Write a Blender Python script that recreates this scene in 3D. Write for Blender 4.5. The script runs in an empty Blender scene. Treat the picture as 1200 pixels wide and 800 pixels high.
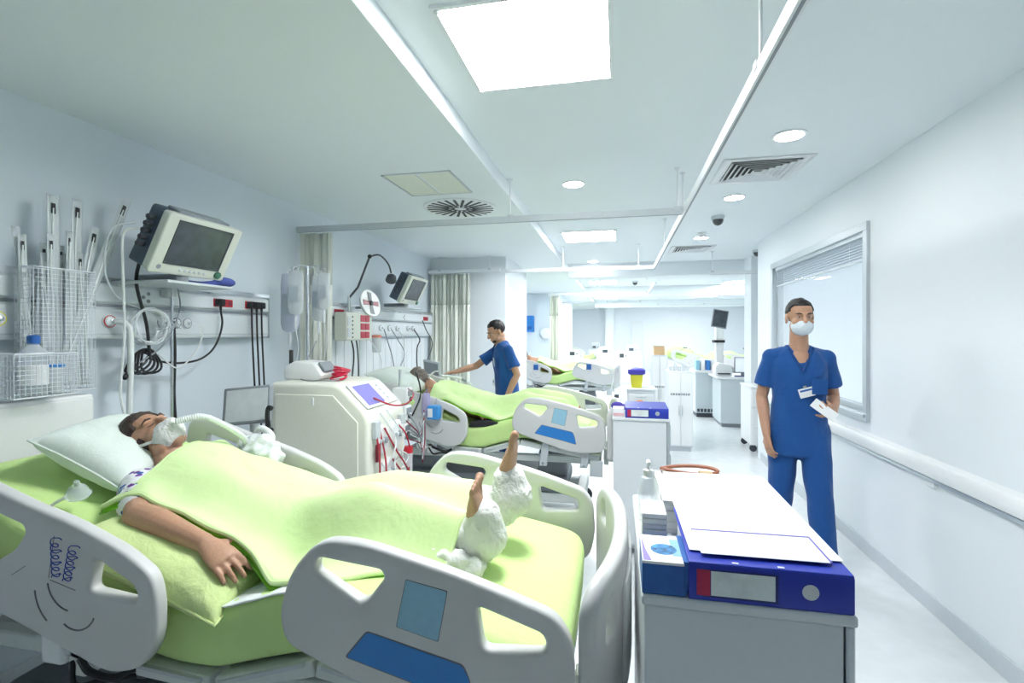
import bpy, bmesh, math, random
import numpy as np
from mathutils import Matrix, Vector, noise
random.seed(7)
SC = bpy.context.scene
COL = SC.collection

# ---------------------------------------------------------------- camera, world, exposure
CAM_H, CAM_F = 1.55, 585.0                 # eye height in metres, focal length in pixels of a 1200 px wide frame
YAW = math.atan(125.0 / CAM_F)             # the ward axis (+Y) lies 12 degrees right of the optical axis
cam_d = bpy.data.cameras.new('camera'); cam = bpy.data.objects.new('camera', cam_d); COL.objects.link(cam)
cam.location = (0, 0, CAM_H); cam.rotation_euler = (math.pi / 2, 0, YAW)
cam_d.sensor_width = 36.0; cam_d.lens = CAM_F / 1200 * 36; cam_d.shift_y = -9.0 / 1200
cam_d.clip_start = .05; cam_d.clip_end = 200
SC.camera = cam
wd = bpy.data.worlds.new('overcast_sky'); SC.world = wd; wd.use_nodes = True
bgn = wd.node_tree.nodes['Background']; bgn.inputs[0].default_value = (.92, .96, 1.0, 1); bgn.inputs[1].default_value = 2.3
SC.view_settings.view_transform = 'Standard'; SC.view_settings.look = 'None'
SC.view_settings.gamma = 1.0; SC.view_settings.use_curve_mapping = False
SC.view_settings.exposure = 0.62
PANEL_POWER, DOWNLIGHT_POWER = 34.0, 48.0
SC.cycles.max_bounces = 10; SC.cycles.diffuse_bounces = 6; SC.cycles.transparent_max_bounces = 12
SC.cycles.sample_clamp_indirect = 6.0

# ---------------------------------------------------------------- materials
MATS = {}
def M(name, col, rough=.5, metal=0, bump=0, scale=60, var=.03, trans=0, alpha=1, emit=0, spec=.5, coat=0, sss=0, thin=False):
    if name in MATS: return MATS[name]
    m = bpy.data.materials.new(name); m.use_nodes = True; nt = m.node_tree; b = nt.nodes['Principled BSDF']
    L = nt.links.new
    b.inputs['Roughness'].default_value = rough; b.inputs['Metallic'].default_value = metal
    b.inputs['Specular IOR Level'].default_value = spec
    b.inputs['Alpha'].default_value = alpha; b.inputs['Coat Weight'].default_value = coat
    b.inputs['Transmission Weight'].default_value = trans
    if sss: b.inputs['Subsurface Weight'].default_value = sss; b.inputs['Subsurface Radius'].default_value = (.02, .008, .005)
    if emit:
        b.inputs['Emission Color'].default_value = (*col, 1); b.inputs['Emission Strength'].default_value = emit
    tc = nt.nodes.new('ShaderNodeTexCoord'); nz = nt.nodes.new('ShaderNodeTexNoise')
    nz.inputs['Scale'].default_value = scale; nz.inputs['Detail'].default_value = 4
    L(tc.outputs['Object'], nz.inputs['Vector'])
    rp = nt.nodes.new('ShaderNodeValToRGB'); e = rp.color_ramp.elements
    e[0].position = .3; e[1].position = .7
    e[0].color = (*[c * (1 - var) for c in col], 1); e[1].color = (*[min(1, c * (1 + var)) for c in col], 1)
    L(nz.outputs['Fac'], rp.inputs['Fac']); L(rp.outputs['Color'], b.inputs['Base Color'])
    if bump:
        bp = nt.nodes.new('ShaderNodeBump'); bp.inputs['Strength'].default_value = bump; bp.inputs['Distance'].default_value = .01
        L(nz.outputs['Fac'], bp.inputs['Height']); L(bp.outputs['Normal'], b.inputs['Normal'])
    MATS[name] = m
    return m
def M_emit(name, col, power):
    if name in MATS: return MATS[name]
    m = bpy.data.materials.new(name); m.use_nodes = True; nt = m.node_tree
    nt.nodes.remove(nt.nodes['Principled BSDF']); e = nt.nodes.new('ShaderNodeEmission')
    e.inputs[0].default_value = (*col, 1); e.inputs[1].default_value = power
    nt.links.new(e.outputs[0], nt.nodes['Material Output'].inputs[0]); MATS[name] = m
    return m
def M_cloth(name, col, wrinkle=.5, wscale=6, weave=900, rough=.85, var=.05, extra=None):
    if name in MATS: return MATS[name]
    m = M(name, col, rough, var=var, scale=4, spec=.2); nt = m.node_tree; b = nt.nodes['Principled BSDF']; L = nt.links.new
    tc = nt.nodes.new('ShaderNodeTexCoord')
    n1 = nt.nodes.new('ShaderNodeTexNoise'); n1.inputs['Scale'].default_value = wscale; n1.inputs['Detail'].default_value = 5; n1.inputs['Distortion'].default_value = .35
    n2 = nt.nodes.new('ShaderNodeTexNoise'); n2.inputs['Scale'].default_value = weave
    L(tc.outputs['Object'], n1.inputs['Vector']); L(tc.outputs['Object'], n2.inputs['Vector'])
    b1 = nt.nodes.new('ShaderNodeBump'); b1.inputs['Strength'].default_value = wrinkle; b1.inputs['Distance'].default_value = .03
    b2 = nt.nodes.new('ShaderNodeBump'); b2.inputs['Strength'].default_value = .15; b2.inputs['Distance'].default_value = .002
    L(n1.outputs['Fac'], b1.inputs['Height']); L(n2.outputs['Fac'], b2.inputs['Height'])
    L(b1.outputs['Normal'], b2.inputs['Normal']); L(b2.outputs['Normal'], b.inputs['Normal'])
    b.inputs['Sheen Weight'].default_value = .15
    return m

# ---------------------------------------------------------------- mesh builder
def V3(p): return (float(p[0]), float(p[1]), float(p[2]))
class MB:
    def __init__(s, T=None): s.v = []; s.f = []; s.T = T
    def add(s, vs, fs):
        o = len(s.v)
        s.v += [tuple(s.T @ Vector(p)) for p in vs] if s.T is not None else [V3(p) for p in vs]
        s.f += [tuple(i + o for i in f) for f in fs]; return s
    def box(s, x0, x1, y0, y1, z0, z1):
        vs = [(x, y, z) for z in (z0, z1) for y in (y0, y1) for x in (x0, x1)]
        return s.add(vs, [(0, 2, 3, 1), (4, 5, 7, 6), (0, 1, 5, 4), (2, 6, 7, 3), (0, 4, 6, 2), (1, 3, 7, 5)])
    def cbox(s, c, d): return s.box(c[0]-d[0]/2, c[0]+d[0]/2, c[1]-d[1]/2, c[1]+d[1]/2, c[2]-d[2]/2, c[2]+d[2]/2)
    def tube(s, path, r, n=8, closed=False, cap=True):
        P = [Vector(p) for p in path]; k = len(P)
        R = r if isinstance(r, (list, tuple)) else [r] * k
        t = []
        for i in range(k):
            a = P[(i-1) % k] if closed or i > 0 else P[i]; b = P[(i+1) % k] if closed or i < k-1 else P[i]
            d = (b - a); t.append(d.normalized() if d.length > 1e-9 else Vector((0, 0, 1)))
        u = t[0].orthogonal().normalized(); vs = []
        for i in range(k):
            if i: 
                q = t[i-1].rotation_difference(t[i]); u = (q @ u); u = (u - t[i] * u.dot(t[i])).normalized()
            w = t[i].cross(u)
            for j in range(n):
                a = 2 * math.pi * j / n; vs.append(P[i] + (u * math.cos(a) + w * math.sin(a)) * R[i])
        fs = []
        for i in range(k if closed else k - 1):
            for j in range(n):
                i2 = (i + 1) % k; fs.append((i*n+j, i*n+(j+1) % n, i2*n+(j+1) % n, i2*n+j))
        if cap and not closed: fs += [tuple(range(n-1, -1, -1)), tuple(range((k-1)*n, k*n))]
        return s.add(vs, fs)
    def cyl(s, p0, p1, r0, r1=None, n=16): return s.tube([p0, p1], [r0, r0 if r1 is None else r1], n)
    def sph(s, c, r, nu=16, nv=10, fn=None):
        r = r if isinstance(r, (tuple, list)) else (r, r, r); vs = [(c[0], c[1], c[2] - r[2])]
        for i in range(1, nv):
            a = -math.pi/2 + math.pi * i / nv
            for j in range(nu):
                b = 2 * math.pi * j / nu
                vs.append((c[0] + r[0]*math.cos(a)*math.cos(b), c[1] + r[1]*math.cos(a)*math.sin(b), c[2] + r[2]*math.sin(a)))
        vs.append((c[0], c[1], c[2] + r[2])); L = len(vs) - 1
        fs = [(0, 1+(j+1) % nu, 1+j) for j in range(nu)]
        for i in range(nv-2):
            for j in range(nu): a = 1+i*nu+j; b = 1+i*nu+(j+1) % nu; fs.append((a, b, b+nu, a+nu))
        o = 1 + (nv-2)*nu; fs += [(o+j, o+(j+1) % nu, L) for j in range(nu)]
        if fn: vs = [fn(Vector(p)) for p in vs]
        return s.add(vs, fs)
    def lathe(s, prof, c=(0, 0, 0), n=20, axis=2):
        vs = []
        for r, z in prof:
            for j in range(n):
                a = 2*math.pi*j/n; p = [r*math.cos(a), r*math.sin(a), z]
                if axis == 0: p = [p[2], p[0], p[1]]
                if axis == 1: p = [p[1], p[2], p[0]]
                vs.append((p[0]+c[0], p[1]+c[1], p[2]+c[2]))
        k = len(prof)
        fs = [(i*n+j, i*n+(j+1) % n, (i+1)*n+(j+1) % n, (i+1)*n+j) for i in range(k-1) for j in range(n)]
        fs += [tuple(range(n-1, -1, -1)), tuple(range((k-1)*n, k*n))]
        return s.add(vs, fs)
    def loft(s, rings, cap=True, closed=True):
        n = len(rings[0]); k = len(rings); vs = [p for r in rings for p in r]
        fs = [(i*n+j, i*n+(j+1) % n, (i+1)*n+(j+1) % n, (i+1)*n+j) for i in range(k-1) for j in range(n if closed else n-1)]
        if cap: fs += [tuple(range(n-1, -1, -1)), tuple(range((k-1)*n, k*n))]
        return s.add(vs, fs)
    def prism(s, poly, a0, a1, axis='y'):
        # poly in the plane across the axis: y -> (x,z), x -> (y,z), z -> (x,y)
        g = {'y': lambda p, a: (p[0], a, p[1]), 'x': lambda p, a: (a, p[0], p[1]), 'z': lambda p, a: (p[0], p[1], a)}[axis]
        return s.loft([[g(p, a0) for p in poly], [g(p, a1) for p in poly]])
    def grid(s, fn, nu, nv):
        vs = [fn(i/nu, j/nv) for i in range(nu+1) for j in range(nv+1)]
        return s.add(vs, [(i*(nv+1)+j, (i+1)*(nv+1)+j, (i+1)*(nv+1)+j+1, i*(nv+1)+j+1) for i in range(nu) for j in range(nv)])
    def mesh(s, name):
        m = bpy.data.meshes.new(name); m.from_pydata(s.v, [], s.f); return m
    def build(s, name, mat, parent=None, **k): return put(s.mesh(name), name, mat, parent, **k)

OFF = {}
def finish(me, smooth=True, ang=.6):
    bm = bmesh.new(); bm.from_mesh(me); bmesh.ops.recalc_face_normals(bm, faces=bm.faces)
    for f in bm.faces: f.smooth = smooth
    if smooth:
        for e in bm.edges:
            if len(e.link_faces) == 2 and e.calc_face_angle(0) > ang: e.smooth = False
    bm.to_mesh(me); bm.free()
def put(me, name, mat, parent=None, bevel=0, segs=2, smooth=True, ang=.6, solid=0, subsurf=0, label=None, cat=None, group=None, kind=None, recalc=True):
    """One mesh (world coordinates) becomes one object; its origin is its parent's, or its own foot when it has none."""
    if recalc: finish(me, smooth, ang)
    else:
        for p in me.polygons: p.use_smooth = smooth
    o = bpy.data.objects.new(name, me); COL.objects.link(o)
    if parent is not None:
        off = OFF[parent.name]; o.parent = parent
    else:
        n = len(me.vertices); a = np.empty(n*3); me.vertices.foreach_get('co', a); a = a.reshape(-1, 3)
        off = Vector(((a[:, 0].min()+a[:, 0].max())/2, (a[:, 1].min()+a[:, 1].max())/2, a[:, 2].min())); o.location = off
    me.transform(Matrix.Translation(-Vector(off))); OFF[o.name] = Vector(off)
    if mat is not None:
        for x in (mat if isinstance(mat, (list, tuple)) else [mat]): me.materials.append(x)
    if subsurf: d = o.modifiers.new('subsurf', 'SUBSURF'); d.levels = d.render_levels = subsurf
    if solid: d = o.modifiers.new('thickness', 'SOLIDIFY'); d.thickness = abs(solid); d.offset = 0 if solid > 0 else -1
    if bevel: d = o.modifiers.new('bevel', 'BEVEL'); d.width = bevel; d.segments = segs; d.limit_method = 'ANGLE'; d.angle_limit = .6
    if label: o['label'] = label
    if cat: o['category'] = cat
    if group: o['group'] = group
    if kind: o['kind'] = kind
    return o
def thing(name, label, cat, loc, group=None, kind=None):
    o = bpy.data.objects.new(name, None); COL.objects.link(o); o.location = loc; o.empty_display_size = .1
    OFF[o.name] = Vector(loc)
    if label: o['label'] = label
    if cat: o['category'] = cat
    if group: o['group'] = group
    if kind: o['kind'] = kind
    return o
def dup(root, d=(0, 0, 0), label=None, group=None, parent=None, skip=()):
    c = root.copy(); COL.objects.link(c)
    if parent is None: c.location = Vector(root.location) + Vector(d); OFF[c.name] = OFF[root.name] + Vector(d)
    else: c.parent = parent; OFF[c.name] = OFF[parent.name]
    if label: c['label'] = label
    if group: c['group'] = group
    for ch in list(root.children):
        if ch.name.split('.')[0] not in skip: dup(ch, parent=c, skip=skip)
    return c
def bbox_part(name, mat, parent, *b, bevel=.004, **k): return MB().box(*b).build(name, mat, parent, bevel=bevel, **k)
TMP = bpy.data.scenes.new('tmp_scene')
def from_temp(ob):
    TMP.collection.objects.link(ob); vl = TMP.view_layers[0]; vl.update(); dg = vl.depsgraph
    me = bpy.data.meshes.new_from_object(ob.evaluated_get(dg)); bpy.data.objects.remove(ob)
    me.materials.clear()
    return me
def largest(me):
    bm = bmesh.new(); bm.from_mesh(me); left = set(bm.verts); best = set()
    while left:
        st = [left.pop()]; isl = set(st)
        while st:
            for e in st.pop().link_edges:
                for q in e.verts:
                    if q in left: left.discard(q); isl.add(q); st.append(q)
        if len(isl) > len(best): best = isl
    bmesh.ops.delete(bm, geom=[v for v in bm.verts if v not in best], context='VERTS'); bm.to_mesh(me); bm.free(); return me
def blob(mb, voxel=.006, it=3, fac=.5):
    """One continuous skin over overlapping closed shapes."""
    ob = bpy.data.objects.new('tmp', mb.mesh('tmp'))
    r = ob.modifiers.new('r', 'REMESH'); r.mode = 'VOXEL'; r.voxel_size = voxel
    if it: s = ob.modifiers.new('s', 'SMOOTH'); s.iterations = it; s.factor = fac
    return from_temp(ob)
def rounded(poly, r, n=5):
    out = []; k = len(poly)
    for i, p in enumerate(poly):
        rr = r[i] if isinstance(r, (list, tuple)) else r
        p = Vector(p[:2]); a = Vector(poly[i-1][:2]) - p; b = Vector(poly[(i+1) % k][:2]) - p
        q = min(rr, a.length*.45, b.length*.45); a = p + a.normalized()*q; b = p + b.normalized()*q
        for j in range(n+1):
            t = j/n; out.append(tuple(a*(1-t)**2 + p*2*t*(1-t) + b*t*t))
    return out
def panel(outlines, thick, bev=.004, res=2):
    """Flat board with rounded edges and holes, drawn in XY, thickness along Z and centred."""
    cu = bpy.data.curves.new('tmp', 'CURVE'); cu.dimensions = '2D'; cu.fill_mode = 'BOTH'
    for pl in outlines:
        sp = cu.splines.new('POLY'); sp.points.add(len(pl)-1); sp.use_cyclic_u = True
        for q, p in zip(sp.points, pl): q.co = (p[0], p[1], 0, 1)
    cu.extrude = max(1e-4, thick/2 - bev); cu.bevel_depth = bev; cu.bevel_resolution = res; cu.offset = -bev
    me = from_temp(bpy.data.objects.new('tmp', cu)); bpy.data.curves.remove(cu)
    bm = bmesh.new(); bm.from_mesh(me); bmesh.ops.remove_doubles(bm, verts=bm.verts, dist=1e-5); bm.to_mesh(me); bm.free()
    return me
XZ = Matrix(((1, 0, 0, 0), (0, 0, -1, 0), (0, 1, 0, 0), (0, 0, 0, 1)))       # panel drawn in (x,z), faces -Y
YZ = Matrix(((0, 0, 1, 0), (1, 0, 0, 0), (0, 1, 0, 0), (0, 0, 0, 1)))        # panel drawn in (y,z), faces +X
def tf(me, T): me.transform(T); return me
def text_mesh(txt, size, T, depth=.0006):
    cu = bpy.data.curves.new('tmp', 'FONT'); cu.body = txt; cu.size = size; cu.extrude = depth; cu.align_x = 'CENTER'; cu.align_y = 'CENTER'
    me = from_temp(bpy.data.objects.new('tmp', cu)); bpy.data.curves.remove(cu); me.transform(T); return me
def spline(pts, n=6):
    P = [Vector(p) for p in pts]; P = [2*P[0]-P[1]] + P + [2*P[-1]-P[-2]]; out = []
    for i in range(1, len(P)-2):
        a, b, c, d = P[i-1:i+3]
        for j in range(n):
            t = j/n; out.append(.5*((2*b) + (c-a)*t + (2*a-5*b+4*c-d)*t*t + (3*b-a-3*c+d)*t**3))
    out.append(P[-2]); return out
def frame(o, x, y, z=None):
    x = Vector(x).normalized(); y = Vector(y); y = (y - x*y.dot(x)).normalized(); z = x.cross(y)
    return Matrix(((x.x, y.x, z.x, o[0]), (x.y, y.y, z.y, o[1]), (x.z, y.z, z.z, o[2]), (0, 0, 0, 1)))
def cable(name, label, pts, r, mat, group=None, n=6, cat='cable', parent=None):
    b = MB().tube(spline(pts), r, n)
    return b.build(name, mat, parent, label=label, cat=cat, group=group) if parent is None else b.build(name, mat, parent)

# palette
white_paint = M('wall_paint', (.80, .845, .875), .55, bump=.03, scale=220, var=.012)
ceil_paint = M('ceiling_paint', (.80, .85, .875), .7, bump=.03, scale=150, var=.01)
wall_blue = M('left_wall_paint', (.68, .75, .81), .45, bump=.03, scale=220, var=.015)
floor_m = M('vinyl_floor', (.70, .735, .75), .22, bump=.015, scale=9, var=.04)
plastic_w = M('white_plastic', (.82, .84, .84), .35, var=.01)
bed_plastic = M('bed_plastic', (.635, .64, .64), .38, bump=.02, scale=400, var=.01)
bed_metal = M('bed_enamel', (.66, .70, .69), .35, var=.02)
cream = M('cream_plastic', (.80, .81, .72), .4, var=.015)
grey_l = M('light_grey', (.55, .59, .62), .4, var=.02)
grey_m = M('mid_grey', (.25, .28, .31), .45, var=.03)
grey_d = M('dark_grey', (.05, .058, .07), .5, var=.05)
black = M('black_rubber', (.012, .013, .016), .5, var=.1)
alu = M('aluminium', (.62, .66, .69), .35, metal=.9, var=.02)
steel = M('steel', (.70, .73, .75), .22, metal=1, var=.02)
rail_white = M('track_enamel', (.78, .81, .83), .35, var=.01)
red = M('red_plastic', (.50, .015, .03), .35, var=.05)
darkred = M('dark_red', (.22, .01, .03), .35, var=.05)
blue_d = M('binder_blue', (.018, .04, .42), .4, bump=.02, scale=300, var=.06)
blue_m = M('box_blue', (.02, .12, .42), .45, var=.06)
blue_s = M('sticker_blue', (.03, .22, .62), .35, var=.03)
blue_p = M('sticker_pale_blue', (.30, .55, .70), .4, var=.03)
screen_p = M('violet_screen', (.26, .24, .66), .2, var=.08)
screen_d = M('dark_screen', (.07, .085, .10), .12, var=.25, scale=14)
paper = M('paper', (.85, .86, .87), .7, var=.01)
skin = M('skin', (.52, .29, .19), .5, bump=.05, scale=160, var=.08, sss=.12)
skin_t = M('tanned_skin', (.50, .285, .185), .5, bump=.05, scale=160, var=.08, sss=.12)
skin_red = M('foot_skin', (.60, .30, .22), .5, bump=.05, scale=60, var=.2, sss=.12)
hair_m = M('dark_hair', (.012, .010, .010), .55, bump=.6, scale=90, var=.3)
hair_b = M('brown_hair', (.045, .026, .02), .55, bump=.6, scale=90, var=.4)
scrub = M_cloth('scrub_blue', (.016, .085, .29), .55, 9)
green_b = M_cloth('blanket_green', (.67, .86, .42), .42, 5)
green_s = M_cloth('sheet_green', (.60, .81, .32), .45, 7)
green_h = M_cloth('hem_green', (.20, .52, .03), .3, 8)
green_q = M_cloth('quilt_green', (.66, .80, .36), .45, 17)
pillow_m = M_cloth('pillow_white', (.72, .80, .75), .35, 7)
bandage = M_cloth('bandage', (.82, .83, .80), .5, 40)
sheet_w = M_cloth('white_sheet', (.80, .84, .85), .5, 8)
curtain_m = M_cloth('curtain_cream', (.80, .82, .74), .2, 5)
curtain_n = M('curtain_net', (.74, .77, .70), .8, alpha=.75)
clear = M('clear_plastic', (.80, .86, .92), .12, alpha=.38, spec=.8)
clear_w = M('milky_plastic', (.78, .83, .86), .3, alpha=.6)
glass = M('window_glass', (.95, .98, 1.0), .02, alpha=.10, spec=.6)
tube_w = M('clear_tube', (.74, .78, .78), .25)
tube_r = M('blood_tube', (.40, .03, .05), .25)
yellow = M('yellow_bin', (.75, .70, .05), .4)
orange = M('orange_plastic', (.85, .25, .05), .45)
lilac = M('lilac_plastic', (.55, .50, .75), .4, alpha=.8)
# ================================================================ the room
XL, XR, ZC, ZS = -2.58, 1.71, 2.70, 2.60      # left wall, right wall, main ceiling, lower ceiling over the beds
Y0, YE, XE = -4.0, 22.0, 5.2
def struct(name, mb, mat, parent=None, **k):
    o = mb.build(name, mat, parent, **k)
    if parent is None: o['kind'] = 'structure'
    return o
struct('floor', MB().box(XL-.2, XE+.2, Y0-.2, YE+.2, -.1, 0), floor_m)
struct('ceiling', MB().box(XL-.2, XE+.2, Y0-.2, YE+.2, ZC, ZC+.1), ceil_paint)
struct('ceiling_soffit', MB().prism([(XL-.05, Y0), (XR+.05, Y0), (XR+.05, 1.40), (-.82, 1.40), (-.82, YE), (XL-.05, YE)], ZS, ZC+.002, 'z'), ceil_paint, bevel=.004)
struct('wall_left', MB().box(XL-.2, XL, Y0-.2, YE+.2, 0, ZC), wall_blue)
struct('wall_back', MB().box(XL-.2, XE+.2, Y0-.2, Y0, 0, ZC), white_paint)
struct('wall_end', MB().box(XL-.2, XE+.2, YE, YE+.2, 0, ZC), white_paint)
WY0, WY1, WZ0, WZ1 = 3.97, 6.12, .98, 2.29
struct('wall_right', MB().box(XR, XR+.16, Y0, WY0, 0, ZC).box(XR, XR+.16, WY1, 6.62, 0, ZC)
       .box(XR, XR+.16, WY0, WY1, 0, WZ0).box(XR, XR+.16, WY0, WY1, WZ1, ZC).box(XR, XE+.2, 6.62, 6.78, 0, ZC), white_paint)
struct('wall_outer', MB().box(XE, XE+.2, 6.78, YE, 0, ZC), white_paint)
struct('column_staff_area', MB().box(1.90, 2.30, 7.9, 8.3, 0, ZC), white_paint, bevel=.006)
struct('column_bed_bay', MB().box(XL-.02, -1.50, 6.62, 8.20, 0, ZC), white_paint, bevel=.006)
struct('column_far_bay', MB().box(XL-.02, -1.50, 12.8, 16.5, 0, ZC), wall_blue, bevel=.006)
struct('column_far', MB().box(-.55, -.2, 21.4, 22, 0, ZC), white_paint)
for y, z in ((8.3, 2.48), (12.4, 2.46), (17.5, 2.46)):
    struct('ceiling_beam', MB().box(-.82, XE, y, y+.35, z, ZC+.002), ceil_paint, bevel=.006)
struct('baseboard_right', MB().box(XR-.014, XR, Y0, 6.62, 0, .10), M('skirting_grey', (.58, .63, .67), .4, var=.02), bevel=.003)
struct('baseboard_left', MB().box(XL, XL+.014, Y0, 6.62, 0, .10), MATS['skirting_grey'], bevel=.003)
# wall guard along the right wall
g = thing('wall_guard_rail', 'white bumper guard rail running along the right wall below the window', 'guard rail', (XR, 2.0, .75))
MB().prism([(XR, .755), (XR-.05, .765), (XR-.058, .785), (XR-.058, .83), (XR-.045, .85), (XR, .86)], Y0, 6.3, 'y').build('bumper', plastic_w, g, bevel=.004)
MB().box(XR-.03, XR, Y0, 6.3, .735, .754).build('lower_lip', alu, g, bevel=.002)
for y in (-.8, 1.2, 3.2, 5.2): MB().box(XR-.02, XR, y-.04, y+.04, .70, .757).build('bracket', rail_white, g, bevel=.003)

# window: frame, panes, sill, blind
w = thing('window_1', None, None, (XR, (WY0+WY1)/2, WZ0), kind='structure')
fr = M('window_frame', (.58, .63, .66), .35, metal=.4, var=.01)
def ring(mb, y0, y1, z0, z1, t, x0, x1):
    return mb.box(x0, x1, y0, y1, z0, z0+t).box(x0, x1, y0, y1, z1-t, z1).box(x0, x1, y0, y0+t, z0+t, z1-t).box(x0, x1, y1-t, y1, z0+t, z1-t)
ring(MB(), WY0-.05, WY1+.05, WZ0-.05, WZ1+.05, .062, XR-.022, XR+.004).build('architrave', fr, w, bevel=.004)
ring(MB(), WY0, WY1, WZ0, WZ1, .05, XR+.03, XR+.09).build('window_frame', fr, w, bevel=.004)
MB().box(XR+.055, XR+.061, WY0+.05, WY1-.05, WZ0+.05, WZ1-.05).build('pane', glass, w)
MB().box(XR-.035, XR+.03, WY0-.03, WY1+.03, WZ0-.02, WZ0+.004).build('window_sill', fr, w, bevel=.004)
bl = thing('venetian_blind', 'grey venetian blind pulled up at the top of the window', 'blind', (XR+.02, (WY0+WY1)/2, WZ1-.2))
blm = M('blind_slat', (.40, .47, .52), .4, metal=.3, var=.03)
MB().box(XR+.002, XR+.028, WY0+.055, WY1-.055, WZ1-.045, WZ1-.004).build('head_rail', fr, bl, bevel=.003)
slat = None
for k in range(7):
    z = WZ1-.058-k*.021
    s = MB().prism([(XR+.002, z), (XR+.016, z+.004), (XR+.028, z+.001), (XR+.028, z-.003), (XR+.016, z), (XR+.002, z-.004)], WY0+.06, WY1-.06, 'y').build('slat', blm, bl)
MB().box(XR+.004, XR+.026, WY0+.06, WY1-.06, WZ1-.222, WZ1-.205).build('bottom_rail', fr, bl, bevel=.003)
for y in (WY0+.3, WY1-.3): MB().cyl((XR+.015, y, WZ1-.21), (XR+.015, y, WZ1-.03), .0015, n=6).build('lift_cord', plastic_w, bl)

# outside the window: pale terrace, railing, low building
om = M('outside_concrete', (.33, .37, .38), .8, bump=.1, scale=8, var=.05)
struct('ground_terrace', MB().box(XR+.4, 60, -20, 60, -.3, -.15), om)
rl = thing('terrace_railing', 'pale metal railing on the terrace outside the window', 'railing', (5.0, 10, -.15))
og = M('outside_metal', (.17, .23, .25), .5)
for z in (.35, .65, .95): MB().cyl((5.0, 2, z), (5.0, 30, z), .022, n=8).build('rail', og, rl)
for y in np.arange(3, 30, 1.5): MB().box(4.98, 5.02, y-.02, y+.02, -.15, .97).build('post', og, rl)
bd = thing('low_building', 'pale low building with dark window bands beyond the terrace', 'building', (24, 26, -.15))
MB().box(20, 30, 10, 60, -.15, 3.4).build('facade', om, bd); MB().box(19.7, 30, 9.7, 60, 3.4, 3.75).build('roof_edge', og, bd)
for y in np.arange(12, 58, 3.2): MB().box(19.94, 20.02, y, y+2.2, .9, 2.5).build('window', og, bd)
mast = thing('antenna_mast', 'thin lamp mast with a crossbar outside the window', 'mast', (9.0, 16.6, -.15))
MB().cyl((9.0, 16.6, -.15), (9.0, 16.6, 3.3), .05, .03, n=10).build('pole', og, mast)
MB().cyl((9.0, 16.2, 2.75), (9.0, 17.0, 2.75), .025, n=8).build('crossbar', og, mast)

# ---------------------------------------------------------------- ceiling fittings
lamp_m = M_emit('panel_glow', (.97, .985, 1.0), PANEL_POWER); dl_m = M_emit('downlight_glow', (1.0, .98, .95), DOWNLIGHT_POWER)
def panel_light(x, y, label, z=ZC):
    t = thing('ceiling_light', label, 'light', (x, y, z), 'square ceiling light panels')
    h = .315
    MB().box(x-h, x+h, y-h, y-h+.018, z-.012, z+.002).box(x-h, x+h, y+h-.018, y+h, z-.012, z+.002).box(x-h, x-h+.018, y-h+.018, y+h-.018, z-.012, z+.002).box(x+h-.018, x+h, y-h+.018, y+h-.018, z-.012, z+.002).build('frame', rail_white, t)
    MB().box(x-h+.018, x+h-.018, y-h+.018, y+h-.018, z-.008, z-.003).build('diffuser', lamp_m, t)
    for sx in (-1, 1):
        for sy in (-1, 1): MB().lathe([(.012, -.012), (.008, -.018)], (x+sx*.295, y+sy*.295, z), 10).build('corner_screw', grey_l, t)
for i, y in enumerate((None, 1.965, 5.93, 9.7, 11.3, 14.4, 16.2, 19.2)):
    lab = {1: 'large bright square ceiling light panel nearest the camera, right of the soffit step', 2: 'bright square ceiling light panel just beyond the first curtain track'}.get(i)
    if i == 0: continue
    panel_light(-.335, y, lab or 'bright square ceiling light panel, number %s along the row beyond the second curtain track' % ('zero one two first second third fourth fifth sixth seventh'.split()[i]))
for i, y in enumerate((3.5, 9.5, 14, 18.5)):  # extra panels added on the right to brighten the far wall
    if i: panel_light(2.6, 8.0+i*3.9, 'square ceiling light panel added over the staff area to brighten the far wall, %s from the window wall' % ('', 'first', 'second', 'third')[i])
def downlight(x, y, label, r=.075):
    t = thing('downlight', label, 'light', (x, y, ZC), 'round ceiling downlights')
    MB().lathe([(r+.018, .001), (r+.018, -.006), (r, -.008), (r, -.002)], (x, y, ZC), 24).build('trim_ring', rail_white, t)
    MB().lathe([(r, -.003), (r, -.009), (r*.7, -.011)], (x, y, ZC), 24).build('lens', dl_m, t)
downlight(-.34, 3.84, 'round downlight in the middle of the ceiling before the first curtain track')
downlight(.965, 3.16, 'round downlight nearest the camera on the right, before the square air vent')
downlight(.95, 4.5, 'round downlight on the right between the square air vent and the dome camera')
downlight(.96, 6.3, 'round downlight on the right near the second air vent'); downlight(-.40, 8.0, 'small round downlight in the middle beyond the second curtain track')
downlight(1.0, 9.3, 'round downlight above the nurses desk')
def square_vent(x0, y0, w, label):
    t = thing('air_vent', label, 'vent', (x0+w/2, y0+w/2, ZC), 'square ceiling air vents')
    x1, y1 = x0+w, y0+w
    ring_ = lambda a, b, z0, z1: [(x0+a, y0+a, z0), (x1-a, y0+a, z0), (x1-a, y1-a, z0), (x0+a, y1-a, z0)]
    MB().loft([[(x0-.06, y0-.06, ZC-.004), (x1+.06, y0-.06, ZC-.004), (x1+.06, y1+.06, ZC-.004), (x0-.06, y1+.06, ZC-.004)], ring_(0, 0, ZC-.004, 0)], cap=False).build('flange', rail_white, t, solid=.003)
    MB().box(x0, x1, y0, y1, ZC-.0025, ZC-.0005).build('dark_throat', black, t)
    n = 6; st = w/2/(n+.4)
    for k in range(n):
        a = k*st; b = a+st*.62
        MB().loft([ring_(a, 0, ZC-.016, 0), ring_(b, 0, ZC-.003, 0)], cap=False).build('louvre', rail_white, t, solid=.0025)
square_vent(.74, 3.57, .44, 'square louvred air vent on the right ceiling, nearest the camera')
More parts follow.
